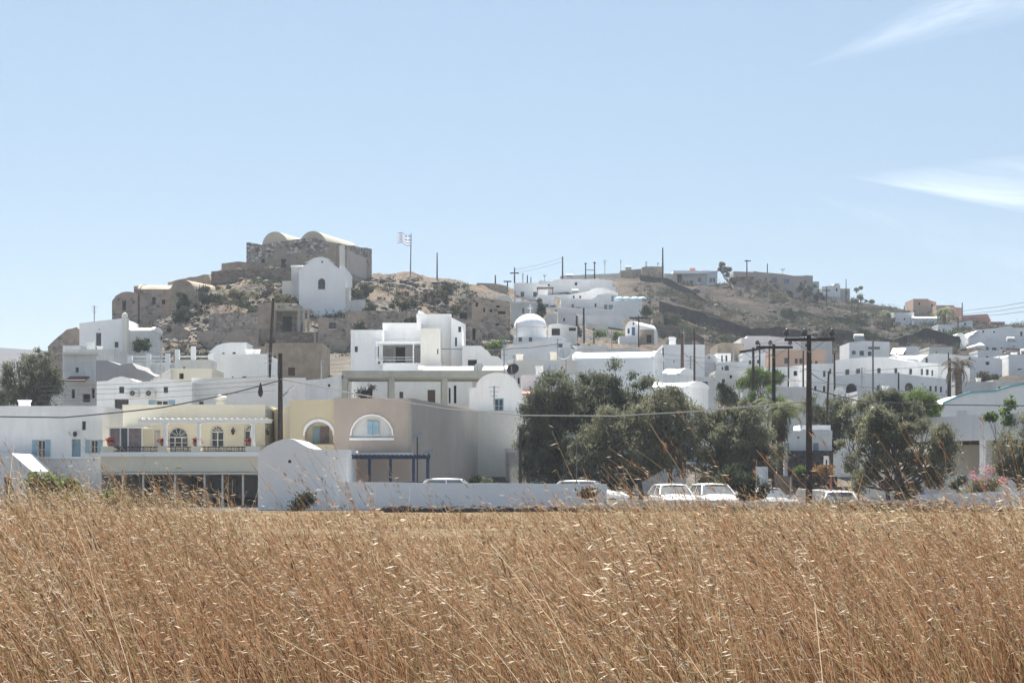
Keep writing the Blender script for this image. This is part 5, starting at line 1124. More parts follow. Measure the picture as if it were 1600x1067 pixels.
# signs and posts by the ramp
root = thing('road_sign', 'small white rectangular sign on a dark post right of the tall crossarm pole', 'sign', (xat(1291, 110), 110, 0))
mb = MB(); mb.tube([(xat(1291, 110), 110, 0), (xat(1291, 110), 110, zat(712, 110))], .03, IRON, 6); mb.build('post', root)
mb = MB(); x = xat(1291, 110); mb.box(x-.14, x+.14, 109.94, 109.965, zat(726, 110), zat(712, 110), WFRAME); b_ = mb.build('sign_board', root)
mb = MB(); mb.box(x-.035, x+.035, 109.93, 109.938, zat(725.5, 110), zat(718, 110), IRON); mb.build('sign_mark', b_)
mb = MB(); mb.tube([(xat(1298, 106), 106, 0), (xat(1298, 106), 106, zat(730, 106))], .05, TILE, 8); tag(mb.build('marker_post'), 'thin rust red post behind the white hatchback', 'post')
h = dish('white roof dish', 883, 553, 171, .55); tag(h, 'large pale satellite dish on the long white house roof', 'satellite dish')
h = dish('', 1312, 613, 150, .4); tag(h, 'tilted white satellite dish left of the arched hotel opening', 'satellite dish')
h = dish('', 802, 578, 150, .45, mat=IRON); tag(h, 'dark tilted satellite dish beside the half round gable', 'satellite dish')
h = dish('', 748, 575, 160, .4); tag(h, 'pale satellite dish on the long roll edge above the concrete frame', 'satellite dish')
h = dish('', 862, 575, 150, .6, mat=WG); tag(h, 'round grey dish just above the left dark tree', 'satellite dish')

# ---------------------------------------------------------------- vegetation
def leaf_material(name, dark, light, trans=.45, sc=1.3):
    return material(name, light, .7, .1, sc, col2=dark, trans=trans, spec=.2)
LEAF_T = leaf_material('tamarisk_foliage', (.035, .044, .03), (.19, .205, .13))
LEAF_G = leaf_material('grey_green_foliage', (.065, .07, .048), (.26, .26, .165))
LEAF_F = leaf_material('fresh_green_foliage', (.04, .065, .02), (.16, .22, .06))
LEAF_D = leaf_material('dark_evergreen_foliage', (.016, .024, .014), (.05, .065, .035))
LEAF_P = leaf_material('palm_foliage', (.06, .08, .035), (.24, .25, .13))
LEAF_B = leaf_material('dry_brush_foliage', (.035, .03, .022), (.11, .095, .06))
LEAF_O = leaf_material('olive_brush_foliage', (.06, .06, .035), (.17, .16, .085))
OLEA = material('pink_oleander_flower', (.55, .30, .32), .7, .1, 10, col2=(.38, .18, .19), trans=.3)
BARK = material('grey_brown_bark', (.13, .10, .08), .95, .2, 5, .4, 15)
def leaves(centers, rads, n, L, Wd, up=.5):
    """n leaf quads gathered in clumps; returns vertex and face arrays"""
    centers = np.asarray(centers); k = rng.integers(0, len(centers), n)
    c = centers[k]+rng.normal(0, 1, (n, 3))*np.asarray(rads)[k][:, None]*np.array([1, 1, .8])
    d = rng.normal(0, 1, (n, 3)); d[:, 2] += up*2.4; d /= np.linalg.norm(d, axis=1)[:, None]
    e = np.cross(d, rng.normal(0, 1, (n, 3))); e /= np.linalg.norm(e, axis=1)[:, None]+1e-9
    l = (L*rng.uniform(.6, 1.3, n))[:, None]; w = (Wd*rng.uniform(.6, 1.3, n))[:, None]
    Vv = np.stack([c-d*l/2, c+e*w/2, c+d*l/2, c-e*w/2], 1).reshape(-1, 3)
    return Vv, np.arange(4*n).reshape(-1, 4)
def clumps(blobs, Y, dens, thr=-.18, dscale=.9, ymax=3.2, shell=.45):
    C_, R_ = [], []
    for (px, py, rx, ry) in blobs:
        c = at(px, py, Y); a, b_ = rx*pxm(Y), ry*pxm(Y); dy = min((a+b_)/2*dscale, ymax)
        k = max(3, int(dens*a*b_*3))
        for _ in range(k):
            while True:
                p = Vector([random.uniform(-1, 1) for _ in range(3)])
                if shell < p.length <= 1: break
            p = p*(1+.22*noise.noise(p*2.6+Vector((px*.1, py*.1, 0))))
            q = Vector((c.x+p.x*a, c.y+p.y*dy, c.z+p.z*b_))
            if noise.noise(q*.9) < thr: continue
            C_.append(q); R_.append(random.uniform(.09, .27)*min(1, (a+b_)/1.6+.3))
    if len(C_) < 3:
        for b_ in blobs: C_.append(at(b_[0], b_[1], Y)); R_.append(min(b_[2], b_[3])*pxm(Y)*.6)
    return C_, R_
def tree(label, Y, tpx, base_py, blobs, n, mat=LEAF_T, L=.26, Wd=.05, dens=5, name='tree', cat='tree', r=.2, thr=-.18, stems=1, bark=None, group=None, up=.5, limb=True):
    gz = ground(xat(tpx, Y), Y); zb_ = min(zat(base_py, Y), gz)-.1 if base_py else gz-.1
    root = thing(name, label, cat, (xat(tpx, Y), Y, zb_), group)
    C_, R_ = clumps(blobs, Y, dens, thr)
    if not C_: C_, R_ = [at(*blobs[0][:2], Y)], [.3]
    Vv, Ff = leaves([tuple(c) for c in C_], R_, n, L, Wd, up); arrays_mesh('crown', Vv, Ff, mat, root)
    mb = MB()
    top = np.mean([[*at(b_[0], b_[1], Y)] for b_ in blobs], axis=0)
    for s in range(stems):
        off = (s-(stems-1)/2)*.5; P0 = Vector((xat(tpx, Y)+off, Y+random.uniform(-.2, .2), zb_)); fork = P0.lerp(Vector(top), .5)+Vector((off*.4, 0, -.2))
        mb.tube([P0, P0.lerp(fork, .5)+Vector((random.uniform(-.15, .15), 0, 0)), fork], [r, r*.8, r*.6], bark or BARK, 8)
        if limb:
            for b_ in blobs:
                e = at(b_[0], b_[1], Y)+Vector((random.uniform(-.4, .4), random.uniform(-.6, .6), b_[3]*pxm(Y)*.35)); md = fork.lerp(e, .55)+Vector((0, random.uniform(-.3, .3), -.15*(e-fork).length))
                mb.tube([fork, md, e], [r*.5, r*.32, r*.1], bark or BARK, 6)
                for _ in range(3):
                    c = random.choice(C_)
                    if (c-e).length < 2.5: mb.tube([md, md.lerp(c, .6), c], [r*.22, r*.14, r*.05], bark or BARK, 5)
    mb.build('trunk', root); return root
def shrub(label, Y, px, py, rx, ry, n, mat=LEAF_B, L=.16, Wd=.06, name='shrub', group=None, dens=6, thr=-.3):
    root = thing(name, label, 'shrub', (xat(px, Y), Y, zat(py+ry, Y)), group)
    C_, R_ = clumps([(px, py, rx, ry)], Y, dens, thr, shell=.2)
    Vv, Ff = leaves([tuple(c) for c in C_], R_, n, L, Wd, .7); arrays_mesh('foliage', Vv, Ff, mat, root)
    mb = MB()
    for _ in range(5):
        c = random.choice(C_); mb.tube([(xat(px, Y)+random.uniform(-.1, .1), Y, zat(py+ry, Y)-.2), c], [.035, .012], BARK, 5)
    mb.build('stem', root); return root

tree('tall dark tamarisk with a ragged crown left in the big tree group', 115, 868, 770, [(850, 690, 38, 64), (866, 618, 36, 40), (880, 670, 45, 50), (900, 650, 40, 50), (868, 720, 45, 34), (825, 690, 20, 30), (835, 640, 20, 24), (912, 700, 34, 44), (828, 735, 20, 18)], 42000, dens=13, stems=2, r=.25, thr=-.4)
tree('upright tamarisk with two pointed tops in the middle of the big tree group', 116, 945, 770, [(925, 605, 20, 26), (958, 592, 17, 26), (948, 640, 40, 44), (975, 650, 32, 44), (930, 660, 40, 40), (990, 605, 14, 18), (1008, 600, 8, 20), (1000, 640, 28, 30)], 34000, dens=13, r=.2, thr=-.4)
tree('broad lighter tamarisk in front of the big tree group', 112.5, 985, 772, [(925, 710, 44, 44), (985, 700, 54, 54), (1010, 660, 40, 36), (1035, 690, 38, 48), (945, 665, 30, 26), (1050, 640, 32, 36), (1065, 700, 22, 40), (905, 735, 22, 20), (960, 745, 40, 18)], 48000, LEAF_G, dens=13, stems=3, r=.18, thr=-.4)
tree('round crowned tamarisk above the first white car', 115, 1052, 775, [(1042, 634, 28, 22), (1065, 645, 18, 22), (1025, 645, 20, 20)], 9000, dens=13, r=.14)
tree('thin grey brown tree over the second white car', 113, 1130, 778, [(1110, 690, 36, 50), (1150, 690, 40, 50), (1130, 730, 48, 34), (1180, 685, 34, 36), (1205, 715, 22, 28), (1100, 650, 18, 22), (1165, 650, 22, 28), (1190, 715, 26, 34), (1140, 660, 26, 24)], 36000, LEAF_G, dens=12, stems=2, r=.16, thr=-.2)
tree('dark low shrubby tree between the second car and the gate wall', 106.5, 1166, 790, [(1150, 750, 26, 24), (1172, 765, 22, 22), (1135, 745, 20, 16)], 9000, LEAF_D, dens=10, r=.1, name='shrubby_tree')
tree('dark round shaggy bush tree below the shabby cottage row', 145, 1132, 650, [(1126, 612, 17, 15), (1140, 625, 14, 14)], 6000, LEAF_D, dens=10, r=.14)
tree('spreading fresh green tree behind the second crossarm pole', 158, 1190, 625, [(1170, 598, 16, 10), (1192, 586, 24, 12), (1212, 595, 16, 14), (1180, 580, 12, 7)], 8000, LEAF_F, dens=13, r=.14)
tree('pale leafed fig tree behind the palm', 140, 1195, 650, [(1185, 622, 14, 12), (1205, 615, 14, 14), (1225, 640, 14, 18)], 4000, LEAF_F, dens=7, r=.12)
tree('dark green tree left in the gap behind the tall crossarm pole', 134, 1275, 715, [(1270, 640, 18, 22), (1295, 645, 26, 26), (1315, 640, 16, 18), (1300, 680, 20, 24), (1320, 665, 10, 14)], 12000, LEAF_T, dens=13, r=.16)
tree('tall thin crowned tree in front of the big hotel', 122, 1402, 770, [(1400, 615, 22, 18), (1372, 635, 24, 22), (1415, 650, 26, 24), (1390, 655, 30, 22)], 12000, LEAF_T, dens=7, r=.16, thr=-.05)
tree('bright green tree behind the thin crowned tree', 128, 1440, 700, [(1440, 625, 26, 12), (1452, 640, 20, 14), (1425, 635, 20, 12)], 7000, LEAF_F, dens=13, r=.14)
tree('small slender tree with a tufted top beside the tall thin crowned tree', 112, 1344, 770, [(1340, 640, 16, 16), (1350, 655, 14, 14), (1332, 675, 12, 16)], 4500, LEAF_G, dens=6, r=.09, thr=-.05)
tree('wide dark shrubby tree leaning over the low wall right of the hatchback', 106, 1405, 795, [(1350, 710, 34, 38), (1400, 700, 40, 48), (1440, 685, 36, 40), (1470, 700, 26, 36), (1390, 660, 34, 26), (1415, 760, 26, 24), (1330, 700, 22, 22), (1445, 745, 22, 18), (1380, 685, 30, 20), (1340, 745, 22, 18)], 34000, LEAF_G, dens=9, stems=3, r=.16, thr=.0)
tree('bushy grey olive tree cut off by the right edge', 110, 1592, 780, [(1590, 700, 28, 38), (1612, 720, 26, 40), (1600, 665, 24, 20), (1575, 735, 18, 20)], 15000, LEAF_G, dens=13, r=.16)
tree('thin bright leafed sapling rising over the portico roof', 116, 1560, 760, [(1550, 645, 9, 9), (1570, 650, 10, 8), (1575, 632, 7, 7), (1545, 655, 5, 5), (1581, 660, 9, 8)], 900, LEAF_F, L=.2, Wd=.14, dens=5, r=.05)
tree('big grey green tree in front of the far left houses', 150, 48, 650, [(30, 574, 26, 28), (62, 572, 22, 26), (48, 608, 46, 36), (15, 612, 32, 30), (55, 595, 36, 30), (78, 605, 22, 24), (85, 580, 10, 12)], 22000, LEAF_T, dens=8, stems=2, r=.22, L=.22)
tree('windblown bare branched tree on the ridge right of the bungalow', 388, 1143, 455, [(1124, 416, 8, 6), (1136, 424, 10, 8), (1143, 434, 10, 9), (1128, 422, 6, 5), (1150, 440, 6, 6)], 2200, LEAF_B, L=.4, Wd=.14, dens=3, r=.2)
tree('dark tree left of the white and grey stacked house', 392, 1258, 468, [(1258, 455, 11, 14), (1252, 447, 6, 6)], 1800, LEAF_D, L=.4, Wd=.16, dens=4, r=.2)
tree('dark tree right of the dark tree by the stacked house', 394, 1276, 470, [(1276, 455, 9, 11), (1281, 465, 7, 8)], 1500, LEAF_D, L=.4, Wd=.16, dens=4, r=.2)
tree('thin tree with two leafy balls on the right skyline', 415, 1345, 475, [(1342, 454, 5, 6), (1347, 463, 5, 5)], 900, LEAF_T, L=.4, Wd=.16, dens=4, r=.14)
tree('low round tree left of the two ball tree on the skyline', 412, 1334, 475, [(1334, 469, 5, 4)], 500, LEAF_T, L=.4, Wd=.16, dens=4, r=.1)
tree('low round tree right of the two ball tree on the skyline', 412, 1360, 475, [(1355, 469, 5, 4), (1363, 469, 5, 4)], 800, LEAF_T, L=.4, Wd=.16, dens=4, r=.1)
tree('fig tree with a bare trunk beside the small vault roofed house', 243, 967, 540, [(958, 524, 9, 5), (970, 522, 9, 5), (975, 528, 6, 4)], 1800, LEAF_F, L=.26, Wd=.12, dens=5, r=.12)
tree('dark bush tree hugging the ruined hall wall', 242, 284, 480, [(284, 466, 8, 12), (288, 476, 10, 10)], 2600, LEAF_D, L=.24, Wd=.1, dens=7, r=.12)
tree('taller dark bush tree right of the ruined hall', 240, 323, 490, [(322, 460, 12, 16), (318, 478, 15, 14), (330, 470, 9, 10)], 4200, LEAF_D, L=.24, Wd=.1, dens=7, r=.15)
tree('dark round bush tree below the ruined hall', 236, 290, 512, [(290, 492, 16, 13), (302, 498, 12, 11), (280, 498, 10, 9)], 4600, LEAF_D, L=.24, Wd=.1, dens=7, r=.12)
tree('slim dark cypress behind the domed church', 258, 847.5, 502, [(847, 478, 3.2, 9), (848, 491, 4.2, 10)], 2000, LEAF_D, L=.24, Wd=.1, dens=12, r=.1, name='cypress')
tree('second dark cypress touching the open roofed balcony house', 262, 842.5, 500, [(842.5, 470, 3, 6), (843, 490, 2.4, 9)], 1000, LEAF_D, L=.24, Wd=.1, dens=12, r=.1, name='cypress')
# palms
def palm(label, px, base_py, top_py, Y, n, fl, r=.16, skirt=True, mat=LEAF_P, droop=.9):
    x = xat(px, Y); zt = zat(top_py, Y); zb_ = min(zat(base_py, Y), ground(x, Y))-.1
    root = thing('palm_tree', label, 'palm tree', (x, Y, zb_)); mb = MB()
    mb.tube([(x, Y, zb_), (x+.05, Y, (zb_+zt)/2), (x, Y, zt)], [r*1.2, r, r*1.1], BARK, 10)
    K = int((zt-zb_)/.22)
    for i in range(K): z = zb_+.22*i; mb.lathe((x+.02, Y, z), [(r*1.12, 0), (r*1.25, .1), (r*1.05, .16)], BARK, 10)
    mb.build('trunk', root)
    for i in range(n):
        az = 2*math.pi*i/n+random.uniform(-.2, .2); el = random.uniform(-.5, 1.25); Lf = fl*random.uniform(.75, 1.1); d = Vector((math.cos(az), math.sin(az), 0))
        pts = []; p = Vector((x, Y, zt)); a = el
        for k in range(9): pts.append(p.copy()); p = p+(d*math.cos(a)+Vector((0, 0, math.sin(a))))*Lf/8; a -= droop*.24*(1+.3*k/8)
        mb = MB(); mb.tube(pts, [.03-.003*k for k in range(9)], mat, 4)
        side = d.cross(Vector((0, 0, 1)))
        for k in range(1, 9):
            for s in range(3):
                q = pts[k-1].lerp(pts[k], s/3); tl = (pts[k]-pts[k-1]).normalized()
                for sg in (-1, 1):
                    ll = Lf*.24*math.sin(math.pi*min(.98, (k+s/3)/9.3))+.06; e = (side*sg*.8+tl*.6+Vector((0, 0, -.35+random.uniform(-.15, .15)))).normalized()*ll
                    w = tl*.022*(Y/120); mb.face([q-w, q+w, q+e], mat)
        mb.build('frond', root)
    if skirt:
        C_ = [(x+random.uniform(-.25, .25), Y+random.uniform(-.25, .25), zt-random.uniform(.3, 1.6)) for _ in range(30)]
        Vv, Ff = leaves(C_, [.15]*30, 900, .5, .06, -1.2); arrays_mesh('dead_frond_skirt', Vv, Ff, material('dry_frond', (.16, .08, .05), .9, .2, 4) if 'dry_frond' not in MATS else MATS['dry_frond'], root)
palm('leaning sunlit palm in the gap behind the second crossarm pole', 1218, 720, 640, 121, 26, 2.0, .18)
palm('tall feathery palm in front of the white gabled house at the right', 1497.5, 625, 573, 149, 22, 1.7, .2, skirt=False, mat=LEAF_B)
palm('dark fan palm on the slope in front of the white barrel roofed house', 1475, 518, 487, 345, 18, 3.0, .25, skirt=False)
palm('bushy low palm left of the greyed flat roofed house', 1388, 500, 490, 366, 16, 2.2, .25, skirt=False, mat=LEAF_P)
# oleander, bushes
o = shrub('pink flowering oleander in front of the portico', 103, 1543, 768, 30, 34, 5200, LEAF_G, .18, .05, name='oleander_bush')
C_, R_ = clumps([(1520, 745, 10, 9), (1550, 738, 14, 9), (1568, 748, 10, 9), (1535, 752, 12, 7)], 102.6, 10, -.5, shell=.1)
Vv, Ff = leaves([tuple(c) for c in C_], R_, 650, .08, .07); tag(arrays_mesh('flowers', Vv, Ff, OLEA, o), kind='stuff')
shrub('leafy green bush spilling over the field at the far left', 103, 85, 775, 48, 26, 6500, LEAF_F, .2, .1)
shrub('lower green bush right of the leafy bush at the far left', 102, 150, 785, 42, 18, 4200, LEAF_F, .18, .09)
shrub('sprig of green leaves standing up at the left edge of the leafy bush', 102.5, 52, 752, 14, 14, 700, LEAF_F, .2, .12)
shrub('dark creeper bush on the wall beside the black pole', 101.5, 925, 768, 10, 12, 1500, LEAF_D, .14, .08)
shrub('dusty green field bush below the hatchback', 96, 1313, 800, 38, 16, 5200, LEAF_G, .16, .05)
shrub('small dark bush at the foot of the shed', 99, 470, 785, 22, 9, 1800, LEAF_D)
shrub('yellow green ivy cushion on the dark lava wall', 113, 1252, 737, 22, 7, 2200, LEAF_F)
shrub('straw coloured dry bush on the dark lava wall', 113, 1283, 738, 16, 7, 1500, material('dry_straw_brush', (.4, .26, .12), .9, .2, 3, trans=.3))
shrub('potted green shrub on the portico terrace', 114, 1498, 755, 9, 8, 900, LEAF_D)
shrub('small leafy plant at the foot of the white garden wall', 100.3, 1476, 793, 10, 8, 900, LEAF_F)
shrub('dark bush behind the white wall left of the black pole', 105, 742, 750, 12, 7, 1000, LEAF_D); shrub('smaller dark bush between two bushes behind the white wall', 105, 760, 752, 6, 5, 500, LEAF_T)
shrub('grey bush growing in the concrete frame', 152, 575, 612, 14, 16, 900, LEAF_B)
# hillside shrubs, individually
hs = [(375, 462, 26, 9, LEAF_O, 'olive grass mound on the rock below the hilltop fort', 244), (352, 470, 16, 9, LEAF_B, 'brown brush mound left of the olive grass mound', 242), (447, 468, 18, 9, LEAF_O, 'olive tuft against the left wall of the chapel', 236),
      (385, 478, 14, 8, LEAF_D, 'dark brush clump under the olive grass mound', 238), (342, 498, 14, 8, LEAF_B, 'brown brush clump over the rubble retaining wall', 231), (400, 492, 12, 6, LEAF_D, 'dark brush hanging over the tan ruin tower', 229),
      (570, 455, 12, 9, LEAF_D, 'dark shrub right of the chapel buttress', 250), (556, 462, 8, 12, LEAF_D, 'tall dark shrub touching the chapel buttress', 247), (682, 465, 22, 12, LEAF_B, 'large brown thorn bush on the hill right of the flagpole', 252),
      (625, 478, 14, 9, LEAF_D, 'dark bush above the long grey retaining wall', 247), (646, 474, 10, 7, LEAF_B, 'brown bush between dark bush and large thorn bush', 250), (700, 452, 10, 6, LEAF_D, 'dark tuft above the large thorn bush', 262),
      (720, 482, 12, 8, LEAF_B, 'brown bush above the crumbling gate ruin', 247), (708, 492, 12, 6, LEAF_D, 'dark bush over the white hotel tower', 240), (575, 482, 10, 6, LEAF_D, 'small dark bush by the low white yard wall', 236),
      (215, 540, 14, 7, LEAF_D, 'dark brush below the pale barrel roof', 196), (240, 530, 10, 8, LEAF_B, 'brown brush right of the pale barrel roof', 204), (560, 512, 14, 7, LEAF_D, 'dark brush left above the white hotel', 214),
      (640, 500, 12, 5, LEAF_D, 'dark brush touching the stair head of the white hotel', 210), (775, 540, 10, 10, LEAF_F, 'green bush left of the blue round window', 196), (700, 545, 14, 16, LEAF_B, 'grey thorn bush behind the stepped white house', 200),
      (1010, 470, 24, 5, LEAF_D, 'green black scrub left under the tan tower house', 360), (1055, 463, 26, 10, LEAF_D, 'large dark scrub mass right under the tall ridge pole', 356), (1080, 478, 26, 7, LEAF_B, 'brown scrub strip beside the large dark scrub mass', 340),
      (1075, 444, 9, 7, LEAF_D, 'small dark tree like bush before the bungalow', 384), (1200, 448, 22, 8, LEAF_B, 'brown scrub before the beige hotel', 384), (1215, 462, 16, 7, LEAF_O, 'greenish scrub under the beige hotel', 378),
      (1170, 440, 12, 6, LEAF_B, 'brown scrub beneath the beige hotel canopy', 388), (1235, 490, 20, 8, LEAF_D, 'dark scrub on the middle of the eastern slope', 350), (1340, 500, 26, 9, LEAF_D, 'dark scrub on the right part of the eastern slope', 350),
      (1385, 505, 18, 9, LEAF_B, 'brown scrub left of the white barrel roofed house', 345), (1440, 530, 26, 8, LEAF_D, 'dark scrub band under the right ridge houses', 310), (1490, 525, 24, 6, LEAF_F, 'green scrub band at the foot of the fan palm', 330),
      (1355, 520, 20, 8, LEAF_D, 'dark scrub over the turquoise terrace house', 300), (1300, 520, 18, 8, LEAF_D, 'dark scrub behind the tall crossarm pole top', 285), (1050, 500, 14, 7, LEAF_D, 'dark scrub right of the long terrace', 282),
      (1010, 487, 12, 10, LEAF_D, 'dark scrub at the end of the long white terrace', 283), (895, 520, 14, 8, LEAF_D, 'dark green bush right of the domed church', 236), (1558, 595, 14, 5, LEAF_D, 'dark scrub under the corner house', 212),
      (1545, 590, 20, 6, LEAF_B, 'brown scrub under the tall plain block', 216), (938, 520, 8, 4, LEAF_F, 'small green shrub left of the fig tree', 238), (1085, 560, 12, 6, LEAF_D, 'dark bush behind the slim reddish pole', 232)]
for px, py, rx, ry, m_, lb, Y in hs:
    shrub(lb, Y, px, py, rx, ry, int(500+rx*ry*9), m_, .3 if Y > 200 else .22, .11)
# uncountable scrub over the slopes, as one mass each
def scrub_mass(name, label, n, xr, yr, mat, cond, size=(.3, 1.1), lv=70, L=.34):
    C_, R_ = [], []; t = 0
    while len(C_) < n and t < n*60:
        t += 1; px = random.uniform(*xr); Y = random.uniform(*yr); x = xat(px, Y)
        if not cond(px, Y, x) or (px > 1490 and Y < 335): continue
        s = random.uniform(*size); z = ground(x, Y)
        for _ in range(3): C_.append((x+random.gauss(0, s*.6), Y+random.gauss(0, s*.5), z+s*.35)); R_.append(s*.38)
    Vv, Ff = leaves(C_, R_, len(C_)*lv//3, L, .12, .7); tag(arrays_mesh(name, Vv, Ff, mat), kind='stuff')
scrub_mass('hillside_scrub', '', 2200, (990, 1640), (275, 420), LEAF_B, lambda px, Y, x: noise.noise(Vector((x*.06, Y*.06, 1))) > -.12)
scrub_mass('dark_hillside_scrub', '', 2600, (1000, 1640), (265, 415), LEAF_D, lambda px, Y, x: noise.noise(Vector((x*.05, Y*.05, 5))) > -.08)
scrub_mass('castle_hill_scrub', '', 1300, (180, 800), (205, 275), LEAF_B, lambda px, Y, x: noise.noise(Vector((x*.08, Y*.08, 2))) > .0, (.2, .8), 60, .26)
scrub_mass('castle_hill_dark_scrub', '', 1100, (200, 800), (205, 272), LEAF_D, lambda px, Y, x: noise.noise(Vector((x*.09, Y*.09, 9))) > .1, (.2, .8), 60, .26)
# loose rocks
def rock_mass(name, pts, mat):
    base = []; 
    import itertools
    g = (1+5**.5)/2; iv = np.array([(-1, g, 0), (1, g, 0), (-1, -g, 0), (1, -g, 0), (0, -1, g), (0, 1, g), (0, -1, -g), (0, 1, -g), (g, 0, -1), (g, 0, 1), (-g, 0, -1), (-g, 0, 1)])/1.9
    it = np.array([(0, 11, 5), (0, 5, 1), (0, 1, 7), (0, 7, 10), (0, 10, 11), (1, 5, 9), (5, 11, 4), (11, 10, 2), (10, 7, 6), (7, 1, 8), (3, 9, 4), (3, 4, 2), (3, 2, 6), (3, 6, 8), (3, 8, 9), (4, 9, 5), (2, 4, 11), (6, 2, 10), (8, 6, 7), (9, 8, 1)])
    VV, FF = [], []
    for i, (x, y, z, s) in enumerate(pts):
        q = iv*rng.uniform(.65, 1.25, (12, 1))*np.array([1.2, .9, .7])*s; a = rng.uniform(0, 6.28); R_ = np.array([[math.cos(a), -math.sin(a), 0], [math.sin(a), math.cos(a), 0], [0, 0, 1]])
        VV.append(q@R_.T+np.array([x, y, z+s*.15])); FF.append(it+12*i)
    tag(arrays_mesh(name, np.concatenate(VV), np.concatenate(FF), mat), kind='stuff')
ROCKM = material('pale_hill_rock', (.21, .19, .168), .95, .3, .6, .5, 3, col2=(.07, .062, .058)); LAVA = material('black_lava_rock', (.06, .055, .055), .95, .3, 1, .5, 3)
P_ = []
while len(P_) < 3800:
    Y = random.uniform(205, 275); px = random.uniform(190, 800); x = xat(px, Y)
    if noise.noise(Vector((x*.1, Y*.1, 7))) < -.05: continue
    P_.append((x, Y, ground(x, Y), random.uniform(.1, .6)**1.4))
rock_mass('hill_rocks', P_, ROCKM)
P_ = [(x, Y, ground(x, Y), random.uniform(.1, .7)) for px, Y in [(random.uniform(1000, 1620), random.uniform(275, 400)) for _ in range(320)] for x in [xat(px, Y)]]
rock_mass('slope_rocks', P_, material('brown_slope_rock', (.15, .125, .105), .95, .3, 1, .5, 3, col2=(.08, .07, .065)))
P_ = []
for _ in range(900):
    px = random.choice([random.uniform(600, 1010), random.uniform(1270, 1640), random.uniform(980, 1640)]); Y = random.uniform(96.5, 101.3); P_.append((xat(px, Y), Y, .05, random.uniform(.1, .34)))
for _ in range(260): px = random.uniform(1335, 1480); Y = random.uniform(95, 100); P_.append((xat(px, Y), Y, .1+random.uniform(0, .25), random.uniform(.12, .32)))
rock_mass('lava_rubble', P_, LAVA)
# retaining terrace walls on the eastern slope
def hill_wall(label, pts, h, mat):
    mb = MB()
    for (p0, p1) in zip(pts, pts[1:]):
        K = max(1, int(abs(p1[0]-p0[0])/8))
        for i in range(K):
            a, b_ = [(p0[0]+(p1[0]-p0[0])*t_, p0[1]+(p1[1]-p0[1])*t_) for t_ in (i/K, (i+1)/K)]
            A, B = (xat(*a), a[1]), (xat(*b_), b_[1]); ga, gb = ground(*A), ground(*B)
            ha = h*(.8+.4*noise.noise(Vector((A[0]*.2, 0, 0)))); hb = h*(.8+.4*noise.noise(Vector((B[0]*.2, 0, 0))))
            mb.hexa([(A[0], A[1], ga-1.5), (B[0], B[1], gb-1.5), (B[0], B[1]+.8, gb-1.5), (A[0], A[1]+.8, ga-1.5)], [(A[0], A[1], ga+ha), (B[0], B[1], gb+hb), (B[0], B[1]+.8, gb+hb), (A[0], A[1]+.8, ga+ha)], mat)
    tag(mb.build('terrace_wall'), label, 'wall')
DTERR = material('dark_terrace_masonry', (.06, .05, .046), 1, .25, .8, .5, 2)
PTERR = material('pale_earth_terrace', (.20, .16, .115), 1, .2, .8, .4, 2)
hill_wall('long dark terrace wall crossing the eastern slope', [(1030, 318), (1100, 310), (1200, 300), (1260, 296)], 2.6, DTERR)
hill_wall('dark terrace wall low on the eastern slope left of the white box', [(1005, 268), (1060, 266), (1100, 262)], 1.3, BROWNSTONE)
hill_wall('upper dark terrace wall beneath the ridge bungalow', [(1000, 372), (1060, 368), (1110, 360)], 1.4, DTERR)
hill_wall('dark terrace wall on the right part of the slope under the palms', [(1300, 306), (1400, 300), (1500, 296)], 2.4, DTERR)
hill_wall('upper terrace wall on the right part of the slope', [(1220, 362), (1320, 352), (1400, 345)], 1.2, DTERR)
hill_wall('pale earth bank line above the long dark terrace wall', [(1040, 330), (1120, 322), (1230, 312), (1330, 310)], .5, PTERR)

